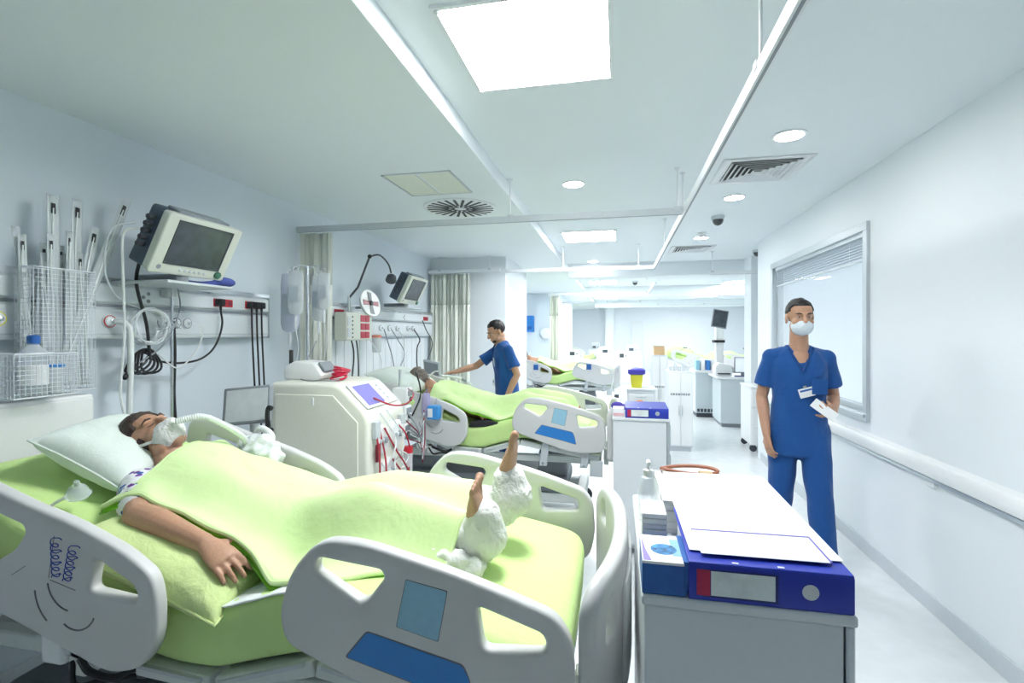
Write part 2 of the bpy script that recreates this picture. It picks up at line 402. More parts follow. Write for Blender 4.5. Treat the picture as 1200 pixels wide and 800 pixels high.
square_vent(.74, 6.9, .44, 'square louvred air vent on the right ceiling, further off beyond the dome camera')
# round swirl diffuser and hatch in the lower ceiling
t = thing('round_diffuser', 'round white ceiling diffuser with black radial slots', 'diffuser', (-1.29, 3.98, ZS))
MB().lathe([(.305, .001), (.305, -.006), (.295, -.009), (.02, -.009), (.0, -.009)], (-1.29, 3.98, ZS), 40).build('face_plate', rail_white, t)
for k in range(24):
    a = 2*math.pi*(k+.5)/24; r0 = .05 if k % 2 else .10
    T = frame((-1.29, 3.98, ZS-.0095), (math.cos(a), math.sin(a), 0), (-math.sin(a), math.cos(a), 0))
    MB(T).box(r0, .275, -.011, .011, -.002, .001).build('slot', black, t)
MB().lathe([(.03, -.009), (.028, -.014), (.0, -.015)], (-1.29, 3.98, ZS), 14).build('centre_cap', rail_white, t)
t = thing('access_hatch', 'square cream access hatch in the lower ceiling before the round diffuser', 'hatch', (-1.31, 3.27, ZS))
ring(MB(), 0, 0, 0, 0, 0, 0, 0); hx0, hx1, hy0, hy1 = -1.54, -1.06, 3.05, 3.56
MB().box(hx0, hx1, hy0, hy0+.012, ZS-.005, ZS).box(hx0, hx1, hy1-.012, hy1, ZS-.005, ZS).box(hx0, hx0+.012, hy0, hy1, ZS-.005, ZS).box(hx1-.012, hx1, hy0, hy1, ZS-.005, ZS).build('frame', alu, t)
for k in (0, 1): MB().box(hx0+.014+k*.235, hx0+.23+k*.235, hy0+.014, hy1-.014, ZS-.004, ZS).build('leaf', M('hatch_cream', (.74, .77, .68), .6), t, bevel=.002)
def dome(x, y, z, label, r=.055):
    t = thing('dome_camera', label, 'camera', (x, y, z), 'dome cameras')
    MB().lathe([(r*1.15, 0), (r*1.15, -.02), (r, -.035)], (x, y, z), 20).build('base', grey_l, t)
    MB().lathe([(r*.95, -.034), (r*.9, -.055), (r*.65, -.078), (r*.25, -.09), (0, -.092)], (x, y, z), 20).build('bubble', M('smoked_dome', (.03, .035, .04), .08, spec=.9), t)
dome(.95, 5.2, ZC, 'dark dome camera on the right ceiling beside the curtain track')
dome(1.86, 7.40, ZC, 'dark dome camera just past the end of the window wall'); dome(.35, 11.2, ZC, 'small dome camera far down the middle ceiling')
t = thing('smoke_detector', 'small white smoke detector on the ceiling beyond the dome camera', 'detector', (.93, 6.0, ZC))
MB().lathe([(.05, 0), (.05, -.015), (.042, -.03)], (.93, 6.0, ZC), 20).build('base', rail_white, t); MB().lathe([(.04, -.028), (.036, -.045), (0, -.05)], (.93, 6.0, ZC), 20).build('sensor_cap', grey_l, t)

# curtain tracks on drop rods
def track(label, pts, rods, z=2.40, mat=None):
    t = thing('curtain_track', label, 'curtain track', (pts[0][0], pts[0][1], z), 'ceiling hung curtain tracks')
    for a, b in zip(pts[:-1], pts[1:]):
        d = Vector((b[0]-a[0], b[1]-a[1], 0)).normalized(); n = Vector((-d.y, d.x, 0))
        A = Vector((*a, z)); B = Vector((*b, z)); pr = [(-.014, -.022), (.014, -.022), (.017, .022), (-.017, .022)]
        MB().loft([[tuple(A+n*p[0]+Vector((0, 0, p[1]))) for p in pr], [tuple(B+n*p[0]+Vector((0, 0, p[1]))) for p in pr]]).build('track_bar', mat or rail_white, t)
        MB().loft([[tuple(A+n*p[0]*.5+Vector((0, 0, p[1]))) for p in ((-.01, -.0235), (.01, -.0235), (.01, -.0215), (-.01, -.0215))], [tuple(B+n*p[0]*.5+Vector((0, 0, p[1]))) for p in ((-.01, -.0235), (.01, -.0235), (.01, -.0215), (-.01, -.0215))]]).build('runner_slot', grey_m, t)
    for x, y in rods:
        top = ZS if x < -.82 else ZC
        MB().cyl((x, y, z+.01), (x, y, top), .006, n=8).build('drop_rod', rail_white, t)
        MB().lathe([(.022, 0), (.018, -.012)], (x, y, top), 12).build('ceiling_rose', rail_white, t); MB().cbox((x, y, z+.018), (.04, .04, .03)).build('clamp', grey_l, t, bevel=.003)
track('long white curtain track along the bed feet with drop rods', [(.45, -.6), (.45, 6.60)], [(.45, 1.75), (.45, 3.75), (.45, 5.2)])
track('grey curtain track across the near side of the second bay', [(XL+.01, 3.63), (.43, 3.63)], [(-.82+.03, 3.63), (.40, 3.63)], mat=M('track_grey', (.55, .60, .63), .4))
track('white curtain track across the far side of the second bay', [(-1.50, 6.60), (.43, 6.60)], [(-.72, 6.60), (.25, 6.60)])
track('white curtain track over the staff area beyond the window wall', [(1.25, 7.4), (4.5, 7.4)], [(1.28, 7.4), (2.9, 7.4)])
track('white curtain track across the third bay', [(-1.5, 10.7), (.6, 10.7), (.6, 8.66)], [(-.4, 10.7), (.57, 10.7)])
track('white curtain track on the right far down the ward', [(1.1, 15.2), (3.8, 15.2)], [(1.13, 15.2), (2.4, 15.2)])
track('white curtain track across the far bay', [(-1.5, 13.6), (.6, 13.6)], [(-.3, 13.6), (.55, 13.6)])

# curtains
def curtain(x0, x1, y, z0, z1, label, folds, amp):
    t = thing('privacy_curtain', label, 'curtain', ((x0+x1)/2, y, z0), 'cream privacy curtains')
    def f(u, v, za, zb):
        ph = u*folds*2*math.pi; k = .75+.25*(1-v)
        return (x0+(x1-x0)*u+.012*math.sin(ph*2+1), y+amp*k*math.sin(ph)+.012*math.sin(ph*.37+3*v), za+(zb-za)*v)
    zm = z1-.42
    fz = lambda u, v: f(u, v, z0, z1)
    vm = (zm-z0)/(z1-z0)
    MB().grid(lambda u, v: fz(u, v*vm), int(folds*14), 10).build('drape', curtain_m, t, solid=.003)
    MB().grid(lambda u, v: fz(u, vm+(1-vm)*v), int(folds*14), 4).build('net_header', curtain_n, t, solid=.002)
    for k in range(int(folds)): 
        u = (k+.25)/folds; p = fz(u, 1); MB().tube([(p[0], p[1], z1-.01), (p[0], y, z1+.005), (p[0], y, z1+.010)], .0035, 6).build('hook', plastic_w, t)
curtain(-2.555, -2.27, 3.64, .35, 2.365, 'cream privacy curtain gathered at the left wall between the first and second beds', 7, .024)
curtain(-2.55, -1.98, 6.50, .35, 2.365, 'cream privacy curtain hanging behind the nurse', 10, .024)
curtain(-1.46, -1.25, 10.7, .35, 2.36, 'white curtain gathered in the third bay beyond the nurse', 5, .05)
# short rail that carries the curtain behind the nurse
track('short curtain track above the curtain behind the nurse', [(XL+.01, 6.50), (-1.55, 6.50)], [(-2.4, 6.50), (-1.7, 6.50)])
# ================================================================ hospital beds (drawn once where the nearest bed stands, then copied)
BY0, BY1 = 1.12, 2.05                                     # planes of the near and far side rails
DECK = [(-2.19, .945), (-1.75, .775), (-1.36, .625), (-1.22, .605), (-1.08, .612), (-.92, .665), (-.78, .70), (-.62, .685), (-.35, .64), (-.13, .60)]
def deck_z(x):
    if x <= DECK[0][0]: return DECK[0][1]
    for (a, za), (b, zb) in zip(DECK[:-1], DECK[1:]):
        if x <= b: return za + (zb-za)*(x-a)/(b-a)
    return DECK[-1][1]
MT = .165
def matt_z(x): return deck_z(x) + MT
FOOT_OUT = [(-.835, .847), (-.805, .955), (-.722, 1.045), (-.610, 1.046), (-.352, .990), (-.137, .921), (-.100, .868), (-.092, .74), (-.12, .635), (-.34, .62), (-.683, .727), (-.815, .775)]
FOOT_R = [.08, .06, .05, .05, .2, .05, .04, .06, .05, .1, .1, .06]
FOOT_H = [[(-.727, 1.000), (-.557, .984), (-.548, .966), (-.590, .912), (-.610, .902), (-.735, .965)], [(-.320, .926), (-.168, .880), (-.158, .862), (-.162, .838), (-.304, .826)]]
HEAD_OUT = [(-2.03, 1.14), (-1.90, 1.142), (-1.649, 1.064), (-1.494, 1.026), (-1.317, .963), (-1.222, .905), (-1.203, .84), (-1.203, .723), (-1.258, .648), (-1.361, .621), (-1.778, .75), (-2.00, .84), (-2.06, .96)]
HEAD_H = [[(-1.410, .935), (-1.282, .874), (-1.266, .85), (-1.268, .828), (-1.428, .842)], [(-1.93, 1.075), (-1.665, 1.004), (-1.655, .985), (-1.695, .93), (-1.80, .872), (-1.95, .93)]]
def rail_mesh(out, rr, holes, y): return tf(panel([rounded(out, rr)] + [rounded(h, .020, 4) for h in holes], .042, .012, 3), Matrix.Translation((0, y, 0)) @ XZ)
def flat(poly, y0, y1, r=.004): return MB().prism(rounded(poly, r, 3), y0, y1, 'y')
ST_A = [(-.490, .970), (-.389, .953), (-.411, .836), (-.514, .857)]
ST_B = [(-.590, .835), (-.351, .787), (-.336, .757), (-.322, .695), (-.43, .722), (-.645, .768)]
line_m = M('grey_print', (.16, .16, .18), .5); ink = M('blue_ink', (.02, .06, .42), .5)
def shell(poly_pts, xo, zo): return [(x+xo, z+zo) for x, z in poly_pts]

def make_bed(label, near_marks=True):
    t = thing('hospital_bed', label, 'bed', (-1.12, 1.585, 0), 'adjustable hospital beds')
    # chassis, lifting columns, casters
    MB().box(-1.95, -.35, 1.32, 1.40, .16, .24).box(-1.95, -.35, 1.77, 1.85, .16, .24).box(-2.03, -1.95, 1.25, 1.92, .16, .24).box(-.35, -.27, 1.25, 1.92, .16, .24).build('chassis', bed_metal, t, bevel=.01)
    MB().box(-2.06, -.42, 1.30, 1.87, .235, .36).build('base_cover', M('base_slate', (.13, .15, .175), .5, var=.04), t, bevel=.03)
    for x in (-1.72, -.55):
        MB().loft([rounded_ring(x, 1.585, .13, .17, z, .03) for z in (.30, .32, .34, .36, .40, .42, .46, .50, .54)]).build('lift_column', grey_m, t)
    MB().box(-2.14, -.14, 1.28, 1.33, .50, .555).box(-2.14, -.14, 1.84, 1.89, .50, .555).box(-2.14, -2.09, 1.28, 1.89, .50, .555).box(-.19, -.14, 1.28, 1.89, .50, .555).build('upper_frame', bed_metal, t, bevel=.008)
    for x in (-1.99, -.31):
        for y in (1.27, 1.90):
            c = MB().cyl((x, y, .17), (x, y, .11), .022, n=12).box(x-.03, x+.03, y-.028, y+.028, .075, .125).build('caster', grey_l, t, bevel=.004)
            MB().lathe([(.05, -.016), (.062, -.012), (.062, .012), (.05, .016)], (x+.01, y, .063), 20, axis=1).build('wheel', grey_d, c)
    # deck sections with rims
    for nm, a, b in (('back_section', -2.17, -1.36), ('seat_section', -1.345, -1.10), ('thigh_section', -1.085, -.785), ('calf_section', -.77, -.14)):
        za, zb = deck_z(a), deck_z(b); d = Vector((b-a, 0, zb-za)).normalized(); n = Vector((-d.z, 0, d.x))
        A = Vector((a, 0, za-.004)); B = Vector((b, 0, zb-.004)); q = n*-.042
        o = MB().prism([(A.x, A.z), (B.x, B.z), (B.x+q.x, B.z+q.z), (A.x+q.x, A.z+q.z)], 1.165, 2.005, 'y').build(nm, bed_metal, t, bevel=.006)
        MB().prism([(A.x+.02, A.z-.002), (B.x-.02, B.z-.002), (B.x-.02+q.x*.3, B.z+q.z*.3), (A.x+.02+q.x*.3, A.z+q.z*.3)], 1.155, 1.168, 'y').build('mattress_lip', grey_l, o)
    # side rails
    for y, s in ((BY0, -1), (BY1, 1)):
        f = put(rail_mesh(FOOT_OUT, FOOT_R, FOOT_H, y), 'side_rail', bed_plastic, t, ang=1.2)
        h = put(rail_mesh(HEAD_OUT, .05, HEAD_H, y), 'side_rail', bed_plastic, t, ang=1.2)
        ys = y + s*.0211
        flat(ST_A, ys, ys+s*.0012).build('pale_blue_sticker', blue_p, f); flat([(-.491, .972), (-.387, .955), (-.410, .834), (-.516, .856)], ys-s*.0005, ys+s*.0006).build('sticker_border', line_m, f)
        flat(ST_B, ys, ys+s*.0012, .01).build('blue_sticker', blue_s, f); flat([(-.592, .838), (-.349, .790), (-.334, .758), (-.320, .692), (-.43, .719), (-.650, .767)], ys-s*.0005, ys+s*.0006, .01).build('sticker_border', line_m, f)
        for x0, x1, z0, z1 in ((-.62, -.56, .50, .74), (-.30, -.24, .50, .68)):
            MB().prism([(x0, z0), (x1, z0), (x1+.03, z1), (x0+.03, z1)], y-s*.03, y-s*.06, 'y').build('hinge_arm', grey_l, f, bevel=.006)
            MB().cyl(((x0+x1)/2, y-s*.02, z0+.02), ((x0+x1)/2, y-s*.25, z0+.02), .014, n=10).build('hinge_pin', steel, f)
        MB().prism([(-1.60, .62), (-1.52, .60), (-1.50, .74), (-1.58, .77)], y-s*.03, y-s*.06, 'y').build('hinge_arm', grey_l, h, bevel=.006)
        # printed angle gauge: three arcs and a framed nameplate
        for cx, cz, r, a0, a1 in ((-1.50, .835, .115, 185, 232), (-1.485, .865, .085, 190, 262), (-1.47, .80, .07, 235, 335)):
            pts = [(cx + r*math.cos(math.radians(a)), ys, cz + r*math.sin(math.radians(a))) for a in np.linspace(a0, a1, 10)]
            MB().tube(pts, .0024, 6).build('printed_arc', line_m, h)
        MB().tube([(-1.565, ys, .865), (-1.545, ys, .985)], .0009, 4).tube([(-1.56, ys, .86), (-1.47, ys, .84)], .0012, 4).build('nameplate_line', line_m, h)
        MB().tube([(-1.70, ys, .86), (-1.65, ys, .89)], .0012, 4).build('nameplate_line', line_m, h)
        if near_marks and s < 0:
            for k, (x0, x1, z0, z1) in enumerate(((-1.545, -1.54, .975, .868), (-1.480, -1.502, .958, .862))):   # blue felt-pen loops
                p = []
                for i in range(90):
                    u = i/89; a = u*2*math.pi*6.5
                    p.append((x0+(x1-x0)*u + .014*math.cos(a) + (.012 if i % 28 < 4 else 0), ys-.0005, z0+(z1-z0)*u + .009*math.sin(a)))
                MB().tube(p, .0014, 5).build('felt_pen_note', ink, h)
    # footboard bowed outwards, with two grip holes
    def bow(me, x0, sag):
        for v in me.vertices:
            u = (v.co.y-1.585)/.47; v.co.x += x0 + sag*max(0, 1-u*u)**.8
        return me
    out = rounded([(1.115, .56), (2.055, .56), (2.055, .90), (1.99, .955), (1.80, .975), (1.37, .975), (1.18, .985), (1.115, .94)], [.05, .05, .05, .08, .1, .1, .06, .05])
    hol = [rounded([(1.92, .83), (1.995, .83), (1.985, .895), (1.93, .915)], .02, 3), rounded([(1.18, .83), (1.255, .83), (1.245, .925), (1.19, .915)], .02, 3)]
    def sub(me):
        bm = bmesh.new(); bm.from_mesh(me)
        for k in range(1, 13):
            bmesh.ops.bisect_plane(bm, geom=bm.verts[:]+bm.edges[:]+bm.faces[:], plane_co=(0, 1.115+.94*k/13, 0), plane_no=(0, 1, 0))
        bm.to_mesh(me); bm.free(); return me
    fb = put(bow(sub(tf(panel([out] + hol, .044, .018, 3), YZ)), -.075, .082), 'footboard', bed_plastic, t, ang=1.2)
    fp = tf(panel([rounded([(1.34, .62), (1.83, .62), (1.83, .90), (1.34, .90)], .03)], .012, .004), YZ)
    put(bow(sub(fp), -.049, .082), 'footboard_panel', plastic_w, fb)
    out = rounded([(1.13, .58), (2.04, .58), (2.04, .98), (1.96, 1.04), (1.21, 1.04), (1.13, .98)], [.04, .04, .06, .08, .08, .06])
    hol = [rounded([(1.36, .90), (1.81, .90), (1.79, .97), (1.38, .97)], .02, 3)]
    put(tf(panel([out] + hol, .044, .018, 3), Matrix.Translation((-2.245, 0, 0)) @ YZ), 'headboard', bed_plastic, t, ang=1.2)
    for x in (-2.2, -.10): MB().box(x-.02, x+.02, 1.40, 1.45, .47, .60).box(x-.02, x+.02, 1.72, 1.77, .47, .60).build('board_post', bed_metal, t, bevel=.004)
    # hand control box hanging under the near head rail
    cb = MB().box(-1.66, -1.575, 1.14, 1.22, .585, .68).build('control_box', plastic_w, t, bevel=.012)
    MB().box(-1.57, -1.50, 1.15, 1.22, .555, .645).build('socket_block', plastic_w, cb, bevel=.012)
    MB().tube(spline([(-1.52, 1.15, .61), (-1.46, 1.13, .595), (-1.40, 1.15, .575), (-1.36, 1.18, .59)]), .010, 8).build('control_cable', black, cb)
    MB().tube(spline([(-1.55, 1.15, .60), (-1.50, 1.12, .56), (-1.44, 1.14, .565), (-1.38, 1.2, .55)]), .007, 8).build('control_cable', black, cb)
    MB().box(-.22, -.12, 1.14, 1.18, .44, .56).build('foot_bracket', grey_l, t, bevel=.006)
    return t
def rounded_ring(x, y, hx, hy, z, r):
    k = .93 if int(round(z*100)) % 4 else 1.0
    return [(p[0], p[1], z) for p in rounded([(x-hx*k, y-hy*k), (x+hx*k, y-hy*k), (x+hx*k, y+hy*k), (x-hx*k, y+hy*k)], r, 3)]
def make_mattress(label):
    rings = []; xs = np.concatenate([[-2.185, -2.175], np.linspace(-2.15, -.20, 46), [-.165, -.14, -.125]])
    for i, x in enumerate(xs):
        e = min(1, (.0 if i in (0, len(xs)-1) else .035 if i in (1, len(xs)-2) else .06)/.06)
        sh = (1-e)*.05; sy = (1-e)*.05
        if x > -.25: sy += .09*((x+.25)/.125)**2.5                # rounded foot corners
        z0 = deck_z(x)+.004; z1 = z0 + MT - sh*.6; z0 += sh*.4
        dz = (deck_z(x+.02)-deck_z(x-.02))/.04; ring_ = []
        for p in rounded([(1.175+sy, z0), (1.175+sy, z1), (1.995-sy, z1), (1.995-sy, z0)], .045, 5):
            w = .006*noise.noise(Vector((x*9, p[0]*9, p[1]*14)))
            ring_.append((x - dz*(p[1]-deck_z(x))*.6, p[0]+w*.6, p[1]+w))
        ring_ = sum(([ring_[k], tuple((a+b)/2 for a, b in zip(ring_[k], ring_[(k+1) % len(ring_)]))] for k in range(len(ring_))), [])
        rings.append(ring_)
    return MB().loft(rings).build('mattress', green_s, label=label, cat='mattress', group='mattresses in green fitted sheets', ang=1.2, subsurf=1)
bed1 = make_bed('adjustable hospital bed nearest the camera, with blue stickers on its near foot rail')
mat1 = make_mattress('mattress in a lime green fitted sheet on the nearest bed')
BED2, BED3, BED4 = 2.78, 8.05, 11.6
# ================================================================ people
def normals(me):
    a = np.empty(len(me.vertices)*3, dtype=np.float32); me.vertex_normals.foreach_get('vector', a); return [Vector(q) for q in a.reshape(-1, 3).tolist()]
def limb(mb, pts, rs, n=14):
    mb.tube(pts, list(rs), n)
    for p, r in zip(pts, rs): mb.sph(p, r*.99, n, 8)
    return mb
def hand(mb, wrist, d, dorsal, side, curl=.35, k=1.0, thumb=.75):
    d = Vector(d).normalized(); n = Vector(dorsal); n = (n - d*n.dot(d)).normalized(); l = d.cross(n)*side; W = Vector(wrist)
    rings = []
    for s, hw, ht in ((-.02, .026, .021), (.0, .027, .020), (.03, .035, .018), (.065, .042, .017), (.092, .042, .014), (.1, .036, .010)):
        c = W + d*s*k; rings.append([tuple(c + l*math.cos(a)*hw*k + n*math.sin(a)*ht*k) for a in np.linspace(0, 2*math.pi, 14, endpoint=False)])
    mb.loft(rings)
    for lo, ln, cz in ((.033, .070, 1.0), (.0115, .080, .95), (-.0115, .075, 1.05), (-.033, .058, 1.2)):
        p = W + d*.088*k + l*lo*k; pts = [p - d*.015*k]; a = 0; dd = d
        for q, seg in enumerate((.45, .31, .24)):
            a += curl*cz*(.7, 1.0, .8)[q]; dd = (d*math.cos(a) - n*math.sin(a) + l*lo*1.2).normalized(); p = p + dd*ln*seg*k; pts.append(p)
        limb(mb, pts, [.0092*k, .0088*k, .0080*k, .0068*k], 10)
    p = W + d*.022*k + l*.028*k; d1 = (d*.62 + l*thumb - n*.25).normalized(); d2 = (d*.85 + l*.35 - n*.35).normalized()
    limb(mb, [p - l*.01*k, p + d1*.042*k, p + d1*.042*k + d2*.036*k], [.0125*k, .0105*k, .0078*k], 10)
def head(mb, T, neck=None):
    h = MB(T)
    h.sph((0, -.012, .030), (.076, .098, .090), 24, 16); h.sph((0, .022, -.035), (.061, .070, .083), 20, 14)
    h.sph((0, .056, -.096), (.031, .030, .024)); h.sph((0, .082, .020), (.050, .014, .011))
    for s in (-1, 1):
        h.sph((s*.037, .056, -.034), (.026, .030, .030)); h.sph((s*.079, -.008, -.006), (.009, .020, .033)); h.sph((s*.081, -.002, -.034), (.008, .012, .012))
        h.sph((s*.047, .03, -.075), (.022, .03, .025))
    h.tube([(0, .086, .016), (0, .101, -.008), (0, .112, -.030)], [.0085, .0105, .0140], 10); h.sph((0, .108, -.033), .0125); h.sph((.011, .098, -.034), .009); h.sph((-.011, .098, -.034), .009)
    h.sph((0, .088, -.062), (.023, .012, .0065)); h.sph((0, .086, -.074), (.020, .012, .007))
    h.tube([(0, -.02, -.05), (0, -.022, -.085)], [.056, .052], 16)
    mb.v_off = len(mb.v); mb.add(h.v, h.f)
def face_parts(T, parent, closed=False, brow=None):
    for s in (-1, 1):
        e = MB(T)
        if closed: e.tube([(s*.020, .089, -.001), (s*.032, .089, -.005), (s*.045, .081, -.001)], .0016, 6); e.build('eyelash', hair_m, parent)
        else:
            e.sph((s*.031, .0745, .001), (.0120, .0105, .0042), 12, 8); o = e.build('eye', M('eye_white', (.55, .52, .50), .3), parent)
            MB(T).sph((s*.031, .0825, .001), (.0048, .0032, .0042), 10, 6).build('iris', black, o)
        MB(T).tube([(s*.015, .0955, .021), (s*.033, .094, .026), (s*.052, .080, .021)], [.003, .0042, .002], 6).build('eyebrow', brow or hair_m, parent)
def hair(T, parent, mat, front=.062, low=-.055, puff=1.05, seed=0, name='hair', yf=.012):
    def fn(p):
        q = Vector((p.x, p.y+.014, p.z-.030)); w = 1 + .06*noise.noise(Vector((p.x*55+seed, p.y*55, p.z*30)))
        face = p.y > yf and p.z < front - .25*max(0, .06-p.y)*(1) and not (p.y < yf+.03 and p.z > .03)
        if face or p.z < low: w *= .80
        return Vector((q.x*w, q.y*w-.014, q.z*w+.030))
    me = MB().sph((0, -.014, .030), (.081*puff, .101*puff, .096*puff), 40, 30, fn=fn)
    m2 = MB(T); m2.add(me.v, me.f); return m2.build(name, mat, parent, ang=1.5)
def ell(c, hx, hy, n=26, pw=2.4):
    r = []
    for a in np.linspace(0, 2*math.pi, n, endpoint=False):
        ca, sa = math.cos(a), math.sin(a); r.append((c[0]+hx*math.copysign(abs(ca)**(2/pw), ca), c[1]+hy*math.copysign(abs(sa)**(2/pw), sa), c[2]))
    return r
def local(T, pts): return [tuple(T @ Vector(p)) for p in pts]
def standing(name, label, loc, fwd, J, skin_mat, hair_mat, lean=0., trousers=True, mask=False):
    f = Vector((fwd[0], fwd[1], 0)).normalized(); r = Vector((f.y, -f.x, 0)); T = frame((loc[0], loc[1], 0), r, f)
    t = thing(name, label, 'person', (loc[0], loc[1], 0))
    sp = lambda z: lean*max(0, z-.95)
    HT = T @ Matrix.Translation(J['head']) @ Matrix.Rotation(J.get('turn', 0), 4, 'Z') @ Matrix.Rotation(J.get('nod', 0), 4, 'X') @ Matrix.Rotation(J.get('tilt', 0), 4, 'Y')
    b = MB(); m = MB(T)
    m.loft([ell((0, sp(z), z), hx, hy) for z, hx, hy in ((.84, .145, .095), (.95, .145, .098), (1.1, .128, .088), (1.28, .115, .106), (1.36, .105, .100), (1.42, .085, .072), (1.45, .055, .05))])
    hz = J['head']; m.tube([(0, sp(1.44), 1.42), (0, (sp(1.47)+hz[1])/2-.012, 1.49), (hz[0]*.9, hz[1]-.02, hz[2]-.06)], [.07, .058, .055], 16)
    for s in 'rl':
        sh, el, wr = J['sh_'+s], J['el_'+s], J['wr_'+s]
        mid = [(a+c)/2 for a, c in zip(el, wr)]; m2 = [el[i]*.7+wr[i]*.3 for i in range(3)]
        limb(m, [sh, [(a*.6+c*.4) for a, c in zip(sh, el)], el, m2, wr], [.046, .044, .038, .040, .026])
        limb(m, [(sh[0]*.3, sh[1], sh[2]-.035), sh], [.05, .046])
        hand(m, wr, J['hd_'+s], J['dn_'+s], 1 if s == 'r' else -1, J.get('curl_'+s, .35))
        hp, kn, an = J['hip_'+s], J['kn_'+s], J['an_'+s]
        cal = [kn[0]*.7+an[0]*.3, kn[1]*.7+an[1]*.3-.02, kn[2]*.7+an[2]*.3]
        limb(m, [hp, [a*.5+c*.5 for a, c in zip(hp, kn)], kn, cal, an], [.085, .07, .052, .054, .034])
        limb(m, [[an[0], an[1]-.03, an[2]-.04], [an[0], an[1]+.08, an[2]-.055], [an[0], an[1]+.16, an[2]-.065]], [.034, .034, .024])
    b.add(m.v, m.f); head(b, HT)
    body = put(largest(blob(b, .005, 3)), 'body', skin_mat, t, recalc=False)
    face_parts(HT, t); hair(HT, t, hair_mat, .074, -.035, 1.02)
    # scrub top: torso and short sleeves in one piece, v-neck pressed in
    c = MB(T)
    c.loft([ell((0, sp(z), z), hx, hy, pw=2.3) for z, hx, hy in ((.74, .185, .130), (.80, .182, .130), (.95, .172, .126), (1.12, .160, .118), (1.28, .170, .122), (1.36, .168, .112), (1.42, .135, .092), (1.455, .095, .075), (1.475, .075, .065))])
    for s in 'rl':
        sh, el = Vector(J['sh_'+s]), Vector(J['el_'+s]); e = sh*.28 + el*.72
        limb(c, [Vector((sh.x*.55, sh.y, sh.z+.012)), sh, (sh+e)/2], [.066, .060, .061]); c.tube([(sh+e)/2, e], [.061, .071], 16)
    me = blob(c, .008, 4); Ti = T.inverted()
    for v, vn in zip(me.vertices, normals(me)):
        p = Ti @ v.co
        if p.y > sp(p.z) and p.z > 1.30 and abs(p.x) < (p.z-1.30)*.5:
            p.y -= .05*min(1, (p.z-1.30)*.5*8)
            v.co = T @ p
        else:
            w = .006*noise.noise(Vector((p.x*14, p.y*14, p.z*8))); v.co += vn*w
    top = put(me, 'scrub_top', scrub, t, recalc=False)
    MB(T).tube([(.07, sp(1.45)+.055, 1.452), (.035, sp(1.37)+.108, 1.375), (0, sp(1.3)+.128, 1.305), (-.035, sp(1.37)+.108, 1.375), (-.07, sp(1.45)+.055, 1.452)], .006, 8).build('neck_trim', M_cloth('scrub_trim', (.012, .065, .23), .2, 9), top)
    MB(T).box(-.14, -.05, sp(1.22)+.126, sp(1.22)+.132, 1.16, 1.26).build('chest_pocket', scrub, top, bevel=.002)
    if trousers:
        for_leg = MB(T); for_leg.loft([ell((0, 0, z), hx, hy) for z, hx, hy in ((.76, .165, .115), (.86, .172, .122), (.98, .168, .118))])
        for s in 'rl':
            hp, kn, an = Vector(J['hip_'+s]), Vector(J['kn_'+s]), Vector(J['an_'+s])
            limb(for_leg, [hp, (hp+kn)/2, kn, (kn+an)/2], [.105, .092, .078, .076]); for_leg.tube([(kn+an)/2, an*.92+kn*.08], [.076, .078], 16)
        me = blob(for_leg, .009, 4)
        for v, vn in zip(me.vertices, normals(me)): v.co += vn*.007*noise.noise(Vector((v.co.x*13, v.co.y*13, v.co.z*7)))
        put(me, 'scrub_trousers', scrub, t, recalc=False)
        for s in 'rl':
            an = J['an_'+s]; x, y, z = an
            sm = MB(T); limb(sm, [(x, y-.045, z-.045), (x, y+.06, z-.05), (x, y+.155, z-.058)], [.045, .047, .036]); sm.box(x-.04, x+.04, y-.08, y+.185, z-.095, z-.065)
            put(blob(sm, .007, 3), 'shoe', plastic_w, t, recalc=False)
    if mask:
        mk = MB(HT); mk.sph((0, .046, -.066), (.067, .072, .056), 20, 14); mk.sph((0, .096, -.045), (.028, .024, .026))
        put(blob(mk, .005, 6), 'face_mask', M_cloth('mask_white', (.70, .77, .82), .3, 60), t, recalc=False)
        for s in (-1, 1): MB(HT).tube([(s*.058, .05, -.045), (s*.078, .02, -.02), (s*.082, -.01, .0)], .002, 6).build('mask_loop', plastic_w, t)
    return t, T, HT
def badge(T, parent, x, y, z, tilt=0):
    B = T @ Matrix.Translation((x, y, z)) @ Matrix.Rotation(tilt, 4, 'Y')
    o = MB(B).box(-.045, .045, 0, .003, -.03, .03).build('name_badge', paper, parent, bevel=.001)
    MB(B).box(-.035, .035, .003, .0035, .008, .02).build('badge_stripe', blue_m, o); MB(B).box(-.01, .01, -.002, .005, .03, .045).build('badge_clip', steel, o)

# the walking man on the right (the photograph blurs him; here he stands still in mid-stride)
walk = dict(head=(0, .045, 1.662), turn=.10, nod=-.05,
    sh_r=(.165, 0, 1.388), el_r=(.218, -.03, 1.12), wr_r=(.205, .075, .875), hd_r=(-.10, .25, -1), dn_r=(.9, .35, 0), curl_r=.40,
    sh_l=(-.165, 0, 1.388), el_l=(-.222, -.06, 1.13), wr_l=(-.165, .145, 1.045), hd_l=(.45, .75, .25), dn_l=(-.5, .3, -.6), curl_l=.75,
    hip_r=(.09, 0, .90), kn_r=(.10, -.005, .50), an_r=(.105, -.17, .125), hip_l=(-.09, 0, .90), kn_l=(-.10, .11, .50), an_l=(-.125, .14, .10))
w_t, w_T, w_H = standing('person', 'man in blue scrubs and white face mask walking beside the window wall', (1.185, 3.70), (-.10, -.99), walk, skin, hair_m, .03, mask=True)
badge(w_T, w_t, -.02, .135, 1.17, .3)
pp = MB(w_T @ Matrix.Translation((-.095, .235, 1.075)) @ Matrix.Rotation(.9, 4, 'Y') @ Matrix.Rotation(.3, 4, 'X'))
pp.box(-.03, .03, -.006, .006, -.075, .075)
